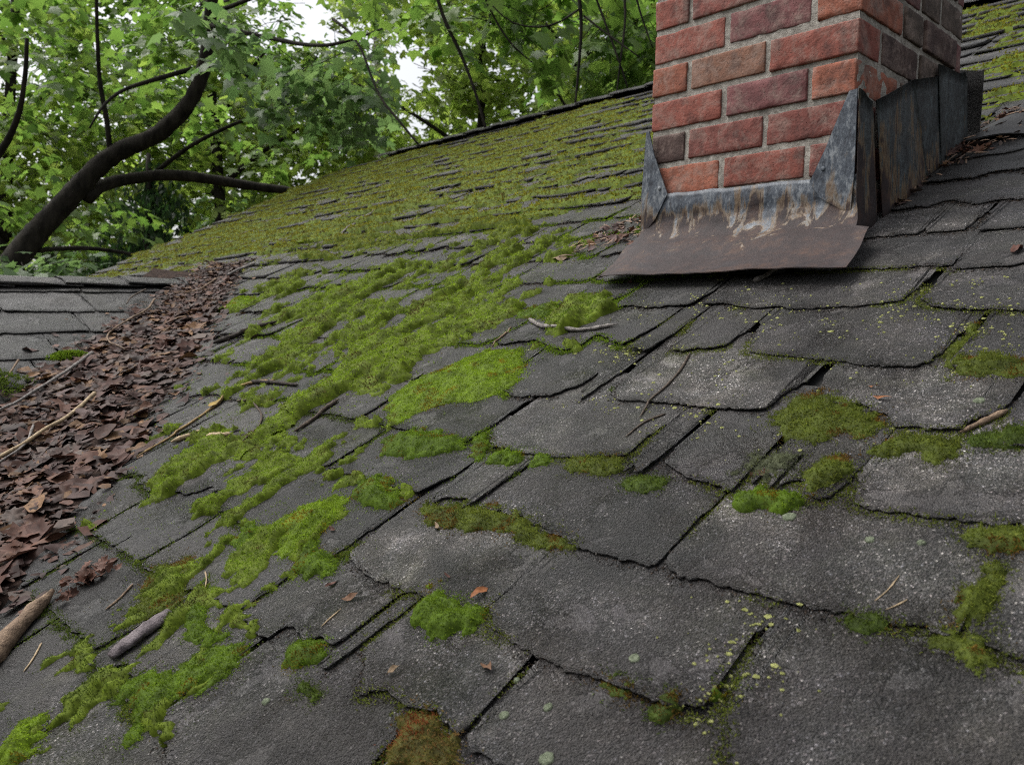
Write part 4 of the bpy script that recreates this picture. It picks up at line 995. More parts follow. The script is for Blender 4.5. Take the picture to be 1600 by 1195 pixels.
def add_region(lo, hi, cell, bden, bl_, bw_, hmax):
    uu = np.arange(lo[0], hi[0], cell); vv = np.arange(lo[1], hi[1], cell)
    U, Vv = np.meshgrid(uu, vv, indexing='ij'); f_, ws = moss_field(U.ravel(), Vv.ravel()); f_ = f_.reshape(U.shape); ws = ws.reshape(-1, *U.shape)
    H = np.where(f_ > .10, hmax*f_*(.30+1.5*fbm(U*30+Vv*8, Vv*16, 61, 3)), 0)
    base = surf(U, Vv)
    PC0 = np.array([p[0] for p in pal]); PC1 = np.array([p[1] for p in pal])
    mv = mound(U, Vv, H, cell, base, (.130, .180, .014))
    N = int((hi[0]-lo[0])*(hi[1]-lo[1])*bden); pu = rng.uniform(lo[0], hi[0], N); pv = rng.uniform(lo[1], hi[1], N)
    ii = np.clip(np.rint((pu-lo[0])/cell).astype(int), 0, U.shape[0]-1); jj = np.clip(np.rint((pv-lo[1])/cell).astype(int), 0, U.shape[1]-1)
    ff = f_[ii, jj]; dd = moss_density(pu, pv)[0]; ok = rng.random(N) < np.clip(ff*2.2, 0, 1)*(ff > .03)+.30*dd*np.clip((fbm(pu*30, pv*30, 95, 2)-.42)*5, 0, 1)
    pu, pv, ii, jj = pu[ok], pv[ok], ii[ok], jj[ok]
    wk = ws[:, ii, jj].T; c0 = wk @ PC0; c1 = wk @ PC1
    bn = np.clip((fbm(pu*26, pv*26, 88, 2)-.60)*6, 0, 1)[:, None]; c0 = c0*(1-bn)+bn*np.array([.055, .045, .016]); c1 = c1*(1-bn)+bn*np.array([.10, .075, .026])
    parts.append(mv)
    parts.append(blades(pu, pv, (base+H)[ii, jj]-.001, bl_, bw_, c0, c1, 1.0))
add_region((-.75, -1.6), (.1, -.85), .004, 1/.0021**2, .0042, .0013, .013)
add_region((-1.75, -1.3), (-.75, -.85), .006, 1/.0029**2, .0052, .0018, .018)
add_region((-2.75, -.85), (-.15, .40), .007, 1/.0036**2, .0060, .0022, .019)
add_region((-5.7, .40), (1.4, 3.0), .016, 1/.0085**2, .010, .0052, .014)
add_region((-5.7, -.3), (-2.75, .40), .016, 1/.0085**2, .010, .0052, .014)
add_region((-.15, -.85), (.35, -.3), .007, 1/.004**2, .0060, .002, .008)
# fringe of moss in the joints and butts on the right
def fringe(n, u0, u1, v0, v1, thr, c0, c1, L):
    u, v = foot_points(n, u0, u1, v0, v1, 71, 8, thr); u = u+rng.normal(0, .003, len(u)); v = v+rng.normal(0, .004, len(v))
    parts.append(blades(u, v, surf(u, v)-.001, L, L*.32, c0, c1, 1.1))
fringe(420000, -.25, .8, -1.5, -.1, .52, *MC['o'], .0045)
fringe(420000, -1.1, -.1, -1.6, -.6, .48, *MC['d'], .0050)
fringe(420000, -1.9, -.2, -.8, .5, .46, *MC['m'], .0065)
V, F, C_ = merge(parts); c = V.mean(0)
mo = obj('moss', mesh_np('moss', V-c, F, C_), M['moss'], kind='stuff'); mo.location = c
tag(mo, 'green and yellow moss spreading in streaks over the shingles', 'moss')

# crumbs of rotted shingle and soil caught under the butts
u, v = foot_points(420000, -1.9, .8, -1.7, .5, 171, 11, .40); u = u+rng.normal(0, .0025, len(u)); v = v+rng.normal(0, .003, len(v)); N = len(u); k_ = rng.permutation(N)[:95000]; u, v = u[k_], v[k_]; N = len(u)
z = surf(u, v); r_ = (.0011+.0022*rng.random(N)**3)[:, None]*np.clip(np.linalg.norm(roof_xyz(np.column_stack([u, v, z]))-CAM, axis=1)/1.5, .8, 2)[:, None]
p = np.column_stack([u, v, z]); tet = rng.normal(0, 1, (N, 4, 3)); tet /= np.linalg.norm(tet, axis=2)[..., None]; tet[..., 2] *= .6
V = (p[:, None, :]+tet*r_[:, None, :]).reshape(-1, 3); F = (np.arange(N)[:, None, None]*4+np.array([(0, 1, 2), (0, 2, 3), (0, 3, 1), (1, 3, 2)])[None]).reshape(-1, 3)
col = np.array([(.012, .010, .009), (.030, .020, .014), (.055, .038, .026), (.020, .018, .019), (.11, .10, .09)])[rng.choice(5, N, p=[.34, .3, .14, .17, .05])]
W = roof_xyz(V); c = W.mean(0); o = obj('grit', mesh_np('grit', W-c, F, np.repeat(col, 4, 0)), M['litter'], kind='stuff'); o.location = c
tag(o, 'dark crumbs of soil and shingle grit gathered under the shingle edges', 'grit')

# ------------------------------------------------------------------ lichen
def blob(r_, sd, h=.0018):
    g = np.random.default_rng(sd); n = 14; V = [(0, 0, h)]
    for ring, hh in ((.5, h*1.1), (.85, h*.9), (1.0, -.002)):
        for i in range(n):
            a = 2*math.pi*i/n; q = r_*ring*(1+.35*(g.random()-.5)); V.append((q*math.cos(a), q*math.sin(a), hh*(.7+.6*g.random()) if hh > 0 else hh))
    F = [(0, 1+i, 1+(i+1) % n) for i in range(n)]
    for k_ in (0, 1):
        for i in range(n):
            a, b_ = 1+k_*n+i, 1+k_*n+(i+1) % n; F += [(a, a+n, b_+n), (a, b_+n, b_)]
    return np.array(V), np.array(F)
LL = ['pale round lichen spot below a green moss tuft', 'pale lichen ring in the middle of the big near tab', 'lichen ring beside a joint at the bottom', 'faint lichen spot on the narrow tab at the bottom',
      'pale lichen patch cut by the bottom edge', 'small lichen dot on a dark edge above the pine needles', 'lichen dot right of another on the edge above the needles', 'pale lichen spot on the scalloped tab at the right',
      'pale lichen dot on the large lower left tab', 'lichen speck near the left joint of the bottom tab']
for q, (p, r_) in enumerate(LICHEN):
    V, F = blob(r_*.85, 200+q, .0011); V[:, 0] += p[0]; V[:, 1] += p[1]; V[:, 2] += surf(np.array([p[0]]), np.array([p[1]]))[0]+.0005
    W = roof_xyz(V); c = W.mean(0); o = obj('lichen', mesh_np('lichen', W-c, F), M['lichen']); o.location = c
    tag(o, LL[q], 'lichen', 'lichen spots on the shingles')
# yellow flakes scattered below the apron
parts = []; N = 0
for _ in range(1700):
    cx, cy, sx, sy = random.choice([(-.02, -.33, .16, .03), (.16, -.33, .10, .035), (.12, -.40, .09, .05), (-.15, -.30, .05, .06), (.10, -.55, .14, .05), (.36, -1.05, .03, .05), (-.20, -.50, .08, .02), (.20, -.24, .08, .03), (.0, -.665, .15, .015), (.10, -.70, .12, .02), (.36, -.43, .03, .05)])
    u, v = random.gauss(cx, sx), random.gauss(cy, sy)
    if fbm(np.array([u*38]), np.array([v*38]), 91, 2)[0] < .50: continue
    r_ = abs(random.gauss(0, .0013))+.0006; a = random.uniform(0, 6.28); n = 5
    z = surf(np.array([u]), np.array([v]))[0]
    V = [(u, v, z+.0022)]+[(u+r_*math.cos(a+i*1.257)*random.uniform(.6, 1.4), v+r_*math.sin(a+i*1.257)*random.uniform(.5, 1.1), z+.0004) for i in range(n)]
    parts.append((roof_xyz(V), np.array([(0, 1+i, 1+(i+1) % n) for i in range(n)]), np.zeros((n+1, 3))))
V, F, _c = merge(parts); c = V.mean(0); o = obj('lichen_flakes', mesh_np('lichen_flakes', V-c, F), M['yellowlichen'], kind='stuff'); o.location = c
tag(o, 'sulphur yellow lichen flakes scattered over the tabs below the flashing', 'lichen')

# ------------------------------------------------------------------ twigs and sticks
TM = dict(g='greybark', d='darktwig', w='wood', y='yellowwood', k='blacktwig', p='palewood')
VDIR = (VP-P0)/np.linalg.norm(VP-P0); EPERP = np.array([-VDIR[1], VDIR[0], 0]); EPERP /= np.linalg.norm(EPERP)
if EPERP[0] < 0: EPERP = -EPERP
def litter_z(x, y):
    """top of the leaf litter lying in the valley (world z)"""
    x = np.asarray(x, float); y = np.asarray(y, float)
    zm = Z0 + y*math.tan(TH)
    zs = P0[2] + (-(x-P0[0])*e3[0]-(y-P0[1])*e3[1])/e3[2]
    wv = (x-P0[0])*EPERP[0]+(y-P0[1])*EPERP[1]
    return np.maximum(zm, zs) + (.030+.022*np.clip(((x-P0[0])*VDIR[0]+(y-P0[1])*VDIR[1])/1.6, 0, 1))*np.exp(-(wv/.16)**2) + .02*(fbm(x*9, y*9, 13, 2)-.4)*np.exp(-(wv/.22)**2)
def drop(u, v, r_):
    """world point of something of radius r lying on the shingles (or on the litter, whichever is higher) at roof place u,v"""
    p = roof_xyz((u, v, surf(np.array([u]), np.array([v]))[0]+r_))
    zl = litter_z(p[0], p[1])+r_*1.1
    wv = (p[0]-P0[0])*EPERP[0]+(p[1]-P0[1])*EPERP[1]
    if wv < .26 and v < .25 and p[2] < zl: p = np.array([p[0], p[1], float(zl)])
    return p
for q, (pts, r_, mk, label) in enumerate(TWIGS):
    S = smooth_path(pts, max(.006, r_*1.6)); n = len(S)
    P = np.array([drop(a, b_, r_*.9) for a, b_ in S]); ff = moss_field(S[:, 0], S[:, 1])[0]; P[:, 2] += .010*np.convolve(np.pad(ff, 4, mode='edge'), np.ones(9)/9, 'valid')
    for _ in range(3): P[1:-1, 2] = np.maximum(P[1:-1, 2], .25*P[:-2, 2]+.5*P[1:-1, 2]+.25*P[2:, 2])
    tt = np.linspace(0, 1, n); Rr = r_*(1.12-.35*tt)*(1+.12*np.sin(tt*23+q)+.10*np.sin(tt*61+2*q))*np.clip(.35+np.minimum(tt, 1-tt)*(9 if r_ < .009 else 30), 0, 1)
    V, F = tube(P, Rr, 9, True, .16, q); c = V.mean(0)
    o = obj('stick' if r_ > .006 else ('pine_needle' if 'needle' in label else 'twig'), mesh_np('twig', V-c, F, smooth=True), M[TM[mk]]); o.location = c
    tag(o, label, 'stick' if r_ > .006 else 'twig', 'sticks and twigs on the roof')
# twigs lying on the litter itself: world ends found on the valley
def on_litter(s, wv, r_):
    p = P0 + np.array([VDIR[0], VDIR[1], 0])*s + EPERP*wv
    return np.array([p[0], p[1], float(litter_z(p[0], p[1]))+r_+.012])
LT = [([(.55, -.12), (.75, -.10), (.98, -.16), (1.12, -.10), (1.2, -.03)], 0.0036, 'wood', 'pale twig curving over the upper leaf litter'),
      ([(1.22, -.12), (1.42, -.14), (1.62, -.17), (1.75, -.20)], .0046, 'greybark', 'straight grey stick lying on the middle of the leaf litter'),
      ([(1.62, .02), (1.78, -.01), (1.95, -.05), (2.05, -.07)], .0050, 'palewood', 'thick pale stick on the lower leaf litter'),
      ([(1.80, -.06), (1.92, -.03), (2.06, -.06)], .0030, 'greybark', 'thin grey twig beside the thick pale stick'),
      ([(.38, -.20), (.50, -.22), (.62, -.20)], .0035, 'darktwig', 'reddish twig across the end of the side roof ridge'),
      ([(.22, .04), (.36, .02), (.45, -.04)], .0035, 'wood', 'bleached twig at the top of the leaf litter'),
      ([(1.30, -.30), (1.50, -.26), (1.62, -.30)], .0030, 'wood', 'pale bent twig at the left border of the litter'),
      ([(.02, .16), (.10, .10), (.20, .08)], .006, 'greybark', 'grey stick leaning where the valley begins')]
for q, (pts, r_, mk, label) in enumerate(LT):
    S = smooth_path(pts, .012); P = np.array([on_litter(a, b_, r_) for a, b_ in S]); tt = np.linspace(0, 1, len(S))
    V, F = tube(P, r_*(1.1-.4*tt)*(1+.1*np.sin(tt*31+q)), 8, True, .1, 40+q); c = V.mean(0)
    o = obj('twig', mesh_np('twig', V-c, F, smooth=True), M[mk]); o.location = c; tag(o, label, 'twig', 'twigs on the leaf litter')
# slab of bark
S = smooth_path(BARK, .008); P = np.array([drop(a, b_, .006) for a, b_ in S]); n = len(P)
V, F = tube(P, .0135*(1-.35*np.abs(np.linspace(-1, 1, n))**3), 10, True, .26, 5)
nr = np.array([0, -ST, CT]); ctr = np.repeat(P, 10, 0); 
if len(V) > len(ctr): ctr = np.vstack([ctr, P[0], P[-1]])
hh = (V-ctr) @ nr; V = V - nr*(hh*.55)[:, None]; c = V.mean(0)
o = obj('bark_slab', mesh_np('bark_slab', V-c, F), M['slab']); o.location = c; tag(o, 'flat slab of grey violet bark lying in the moss at the lower left', 'bark')

# ------------------------------------------------------------------ dead leaves
OUT = np.array([(0, 0), (.10, .10), (.34, .02), (.30, .20), (.52, .34), (.30, .42), (.40, .68), (.17, .62), (0, 1.0),
                (-.17, .62), (-.40, .68), (-.30, .42), (-.52, .34), (-.30, .20), (-.34, .02), (-.10, .10)])
OVAL = np.array([(0, 0), (.10, .14), (.20, .34), (.22, .55), (.14, .80), (0, 1.0), (-.14, .80), (-.22, .55), (-.20, .34), (-.10, .14)])
def dead_leaf(size, sd, shape=OUT, curl=1.0):
    """withered leaf: outline, inner ring and midrib folded and rolled; verts around its own centre, z up"""
    g = np.random.default_rng(sd); n = len(shape); o_ = shape*(1+.12*(g.random(shape.shape)-.5))
    ctr = np.array([0, .42]); V = [ctr]+list(ctr+(o_-ctr)*.5)+list(o_)
    V = np.array(V)-ctr; z = np.zeros(len(V))
    fa = g.uniform(-1, 1)*.5*curl; 
    z += np.abs(V[:, 0])*g.uniform(-.3, .9)*curl + V[:, 1]**2*g.uniform(-.8, .9)*curl + .16*curl*np.sin(V[:, 0]*g.uniform(5, 9)+g.uniform(0, 6))*np.cos(V[:, 1]*g.uniform(4, 8)+g.uniform(0, 6))
    z[1+n:] += (g.random(n)-.5)*.14*curl
    V3 = np.column_stack([V[:, 0]*(1-.18*curl*g.random()), V[:, 1], z])*size
    F = [(0, 1+i, 1+(i+1) % n) for i in range(n)]
    for i in range(n):
        a, b_ = 1+i, 1+(i+1) % n; F += [(a, a+n, b_+n), (a, b_+n, b_)]
    return V3, np.array(F)
def rot_to(nrm, spin):
    z = np.asarray(nrm, float); z = z/np.linalg.norm(z); x = np.cross([.3, .9, .1], z); x /= np.linalg.norm(x); y = np.cross(z, x)
    return np.stack([x*math.cos(spin)+y*math.sin(spin), -x*math.sin(spin)+y*math.cos(spin), z], 1)
LC = [(.050, .024, .018), (.064, .031, .022), (.036, .020, .017), (.078, .038, .024), (.055, .034, .031), (.024, .014, .012), (.120, .066, .032), (.068, .050, .042)]
SCL = dict(o=(.19, .075, .030), w=(.11, .06, .035), r=(.07, .032, .024), t=(.17, .12, .075), y=(.22, .15, .035))
for q, (p, r_, mk, label) in enumerate(SCRAPS):
    V, F = dead_leaf(r_*1.7, 300+q, OVAL, .7 if 'yellow' not in label else .35)
    if 'chip' in label: V, F = dead_leaf(r_*2.2, 311, OVAL[:6], .4)
    Rm = rot_to((random.gauss(0, .15), -ST+random.gauss(0, .15), CT), -2.2 if 'yellow' in label else random.uniform(0, 6.28))
    W = V @ Rm.T; W = W - np.array([0, 0, W[:, 2].min()])*.6; at_ = drop(p[0], p[1], .002); col = np.array(SCL[mk])*rng.uniform(.8, 1.15, (len(V), 1))
    o = obj('leaf_scrap', mesh_np('leaf_scrap', W, F, col), M['litter']); o.location = at_
    tag(o, label, 'leaf', 'loose leaf bits on the roof')
# litter body
sg, wg = np.arange(-.25, 2.75, .03), np.arange(-.34, .345, .03)
G = []; 
for s in sg:
    hw = .10+.13*min(1, max(0, s/1.6)) + .025*(fbm(np.array([s*4]), np.array([2.]), 8, 2)[0]-.5)*2
    for wv in wg:
        p = P0+np.array([VDIR[0], VDIR[1], 0])*s+EPERP*wv; z = litter_z(p[0], p[1])
        z = float(z) - .004 - (.05 if abs(wv) > hw else 0)
        G.append((p[0], p[1], z))
W_ = len(wg); F = [(i*W_+j, (i+1)*W_+j, (i+1)*W_+j+1, i*W_+j+1) for i in range(len(sg)-1) for j in range(W_-1)]
G = np.array(G); c = G.mean(0)
lit = empty('leaf_litter', tuple(c), 'wet brown leaf litter packed into the valley between the two roofs', 'leaf litter'); lit['kind'] = 'stuff'
child('leaf_mould', mesh_np('leaf_mould', G-c, F), M['humus'], lit, tuple(c), kind='stuff')
variants = [dead_leaf(1.0, 500+i, OUT if i % 3 else OVAL, .40) for i in range(14)]
def leaf_place(s, wv, lift, tilt):
    p = P0+np.array([VDIR[0], VDIR[1], 0])*s+EPERP*wv; e_ = .02
    z = float(litter_z(p[0], p[1])); zx = float(litter_z(p[0]+e_, p[1])); zy = float(litter_z(p[0], p[1]+e_))
    nrm = np.array([-(zx-z)/e_+random.gauss(0, tilt), -(zy-z)/e_+random.gauss(0, tilt), 1])
    return np.array([p[0], p[1], z+lift]), rot_to(nrm, random.uniform(0, 6.28))
parts = []
FRAG = [np.array([(.9*rng.uniform(.5, 1)*math.cos(a_)*.5, .5+.5*rng.uniform(.5, 1)*math.sin(a_)) for a_ in np.linspace(0, 6.28, 9)[:-1]]) for _ in range(8)]
variants += [dead_leaf(1.0, 560+i, FRAG[i], .38) for i in range(8)]
for _ in range(5600):
    s = random.uniform(-.22, 2.7); hw = .10+.14*min(1, max(0, s/1.6)); wv = random.gauss(0, .62)*hw
    if abs(wv) > hw*(1.2 if random.random() < .8 else 2.2): continue
    V, F = variants[random.choice((0, 3, 6, 9, 12, 1, 5, 14, 15, 16, 17, 18, 19, 20, 21))]; sz = (.016+.060*random.random()**2.2)*(1 if s > .7 else .65)
    p, Rm = leaf_place(s, wv, random.uniform(-.004, .009), .19)
    col = np.array(random.choice(LC))*random.uniform(.6, 1.3)
    parts.append(((V*sz) @ Rm.T+p, F, np.repeat(col[None], len(V), 0)))
V, F, C_ = merge(parts); child('packed_leaves', mesh_np('packed_leaves', V-c, F, C_), M['litter'], lit, tuple(c), kind='stuff')
lm = []
for i in (0, 1, 3, 4, 5, 6, 8, 9, 12, 13, 15, 17, 19, 21):
    for k_ in range(3):
        V, F = variants[i]; lm.append(mesh_np('dead_leaf', V, F, np.repeat((np.array(LC[(i*3+k_) % 8])*1.25)[None], len(V), 0))); lm[-1].materials.append(M['litter'])
for q in range(170):
    s = 2.65*(1-random.random()**1.5*.95); hw = .09+.13*min(1, s/1.6); wv = random.uniform(-1, 1)*hw
    p, Rm = leaf_place(s, wv, random.uniform(.004, .010), .17)
    sz = random.uniform(.045, .10) if s > .9 else random.uniform(.035, .06)
    o = bpy.data.objects.new('dead_leaf', random.choice(lm)); COL.objects.link(o)
    o.matrix_world = Matrix.Translation(Vector(p)) @ Matrix(Rm.tolist()).to_4x4() @ Matrix.Scale(sz, 4)
    tag(o, 'crumpled brown leaf on top of the litter in the valley', 'leaf', 'dead leaves lying on the valley litter')
# crumbled leaf clump and loose debris by the chimney feet
parts = []
for _ in range(46):
    u, v = CONE[0][0]+random.gauss(0, .020), CONE[0][1]+random.gauss(0, .020)
    V, F = variants[random.randrange(14)]; Rm = rot_to((random.gauss(0, .6), random.gauss(0, .6)-ST, CT), random.uniform(0, 6.28))
    p = drop(u, v, random.uniform(.002, .018)); parts.append(((V*random.uniform(.014, .026)) @ Rm.T+p, F, np.repeat((np.array(LC[1])*random.uniform(.8, 1.6))[None], len(V), 0)))
V, F, C_ = merge(parts); c = V.mean(0); o = obj('leaf_clump', mesh_np('leaf_clump', V-c, F, C_), M['litter']); o.location = c; tag(o, 'small clump of crumbled brown leaves above the thick broken stick', 'leaf clump')
for q, poly in enumerate(DEBRIS):
    poly = np.array(poly); lo, hi = poly.min(0)-.03, poly.max(0)+.03; parts = []
    while len(parts) < (230 if q else 130):
        u, v = random.uniform(lo[0], hi[0]), random.uniform(lo[1], hi[1])
        if poly_sd(np.array([(u, v)]), poly)[0] < -.015: continue
        if -CW-.01 < u < .02 and v > -.01: continue
        p = drop(u, v, random.uniform(.001, .014))
        if random.random() < .55:
            V, F = variants[random.randrange(14)]; Rm = rot_to((random.gauss(0, .4), random.gauss(0, .4)-ST, CT), random.uniform(0, 6.28))
            parts.append(((V*random.uniform(.012, .036)) @ Rm.T+p, F, np.repeat((np.array(random.choice(LC))*random.uniform(.7, 2.0))[None], len(V), 0)))
        else:
            a = random.uniform(0, 6.28); L = random.uniform(.01, .035); d = np.array([math.cos(a), math.sin(a)*CT, math.sin(a)*ST+random.gauss(0, .15)])*L
            s_ = np.cross(d, nr); s_ *= .0016/np.linalg.norm(s_); V = np.array([p-s_, p+d-s_, p+d+s_, p+s_]); V = np.vstack([V, p+d*.5+nr*.002])
            parts.append((V, np.array([(0, 1, 4), (1, 2, 4), (2, 3, 4), (3, 0, 4)]), np.repeat((np.array((.12, .08, .055))*random.uniform(.5, 2.2))[None], 5, 0)))
    V, F, C_ = merge(parts); c = V.mean(0); o = obj('leaf_debris', mesh_np('leaf_debris', V-c, F, C_), M['litter'], kind='stuff'); o.location = c
    tag(o, ['dry leaf crumbs gathered at the left foot of the chimney', 'dry leaf crumbs and stems along the right foot of the chimney'][q], 'leaf debris')

# ------------------------------------------------------------------ trees
MAPLE = np.array([(0, 0, 0), (.16, .06, 0), (.38, .0, -.03), (.30, .20, .01), (.58, .40, -.05), (.36, .44, .0), (.30, .60, .0), (.20, .58, .02), (0, 1.0, -.06),
                  (-.20, .58, .02), (-.30, .60, .0), (-.36, .44, .0), (-.58, .40, -.05), (-.30, .20, .01), (-.38, .0, -.03), (-.16, .06, 0)])
MAPLE = np.vstack([MAPLE, (0, .34, .03)]); MF = np.array([(16, i, (i+1) % 16) for i in range(16)])
SIMPLE = np.array([(0, 0, 0), (.42, .12, -.04), (.50, .48, -.02), (.16, .50, .03), (0, 1, -.06), (-.16, .50, .03), (-.50, .48, -.02), (-.42, .12, -.04)])
SF = np.array([(0, 1, 3), (1, 2, 3), (0, 3, 5), (3, 4, 5), (0, 5, 7), (5, 6, 7)])
DIAM = np.array([(0, 0, 0), (.40, .40, -.05), (0, 1, 0), (-.40, .40, -.05)]); DF = np.array([(0, 1, 2), (0, 2, 3)])
def leaf_frames(n_spray, centres, per, spread, size, droop=.35):
    """opposite leaves along short drooping twigs. returns pos, fwd, nrm, size and twig ends"""
    N = n_spray; a = rng.uniform(0, 2*np.pi, N); ax = np.column_stack([np.cos(a), np.sin(a), rng.normal(-droop, .25, N)]); ax /= np.linalg.norm(ax, axis=1)[:, None]
    side = np.cross(ax, [0, 0, 1.0]); side /= np.linalg.norm(side, axis=1)[:, None]; up = np.cross(side, ax)
    L = spread*rng.uniform(.6, 1.3, N)
    t = (np.arange(per)+.5)/per
    pos = centres[:, None, :] + ax[:, None, :]*(L[:, None]*(t[None, :]-.5))[..., None]
    sg_ = np.where(np.arange(per) % 2 == 0, 1, -1)[None, :, None]
    fw = ax[:, None, :]*.55 + side[:, None, :]*sg_*rng.uniform(.5, 1.1, (N, per, 1)) + rng.normal(0, .25, (N, per, 3)); fw[..., 2] -= rng.uniform(.1, .7, (N, per))
    fw /= np.linalg.norm(fw, axis=2)[..., None]
    pos = pos + fw*size*.45 + rng.normal(0, spread*.07, pos.shape)
    nr_ = up[:, None, :] + rng.normal(0, .38, (N, per, 3)); nr_ -= fw*(nr_*fw).sum(2)[..., None]; nr_ /= np.linalg.norm(nr_, axis=2)[..., None]
    sz = size*rng.uniform(.6, 1.25, (N, per))
    return pos.reshape(-1, 3), fw.reshape(-1, 3), nr_.reshape(-1, 3), sz.ravel(), np.stack([centres-ax*L[:, None]*.62, centres+ax*L[:, None]*.5], 1)
def leaves_mesh(pos, fw, nr_, sz, T, Fc, c0, c1):
    s_ = np.cross(fw, nr_); n = len(pos); k_ = len(T)
    V = pos[:, None, :] + sz[:, None, None]*(T[None, :, 0:1]*s_[:, None, :] + T[None, :, 1:2]*fw[:, None, :] + T[None, :, 2:3]*nr_[:, None, :])
    F = (np.arange(n)[:, None, None]*k_ + Fc[None]).reshape(-1, Fc.shape[1])
    f_ = rng.random((n, 1)); col = (np.asarray(c0)*(1-f_)+np.asarray(c1)*f_)*rng.uniform(.6, 1.3, (n, 1))
    return V.reshape(-1, 3), F, np.repeat(col, k_, 0)
def P_at(right, up_, depth): return CAM + cf*depth + cr*right + cu*up_
FPX = 1293.46
def place(px_, py_, depth): return CAM + depth*(cf + (px_-800)/FPX*cr - (py_-597.5)/FPX*cu)
GAPS = [(place(487, 25, 20), 1.0), (place(640, 100, 20), 1.15), (place(652, 190, 20), .62), (place(30, 105, 20), .55), (place(560, 90, 22), .5), (place(845, 130, 20), .4), (place(520, 60, 20), .5)]
def blob_points(centre, rad, n, gaps=True):
    p = rng.normal(0, 1, (n*2, 3)); p /= np.linalg.norm(p, axis=1)[:, None]; p *= rng.random((n*2, 1))**(1/2.4)
    q = centre + p[:, 0:1]*cr*rad[0] + p[:, 1:2]*np.array([0, 0, 1.])*rad[1] + p[:, 2:3]*cf*rad[2]
    # clumps: keep where a noise field is high
    m = fbm(q[:, 0]*1.1+q[:, 2]*.7, q[:, 1]*1.1+q[:, 2]*.9, 21, 2) > .40
    for g_, r_ in GAPS if gaps else []:
        d = g_-CAM; L = np.linalg.norm(d); d = d/L; w_ = q-CAM; t = w_ @ d
        off = np.linalg.norm(w_-t[:, None]*d, axis=1); m &= off > r_*t/L*.62
    # nothing grows through the roof
    hr = q[:, 2] - (Z0+q[:, 1]*math.tan(TH)); ins = (q[:, 0] > -5.9) & (q[:, 1] < 3.1) & (hr < .35); m &= ~ins
    return q[m][:n]
def tree_obj(name, label, base, group=None): return empty(name, tuple(base), label, 'tree', group)
def tubes(paths, step, seg, rough=.06):
    Vs_, Fs_, k_ = [], [], 0
    for q, P in enumerate(paths):
        P = smooth_path(np.array(P), step); V, F = tube(P[:, :3], P[:, 3], seg, True, rough, q); Vs_.append(V); Fs_.append(F+k_); k_ += len(V)
    return np.vstack(Vs_), np.vstack(Fs_)
GREENS = dict(dark=((.080, .140, .062), (.135, .200, .095)), mid=((.090, .165, .040), (.170, .255, .066)), bright=((.165, .250, .048), (.285, .360, .100)), deep=((.014, .034, .013), (.030, .060, .022)))
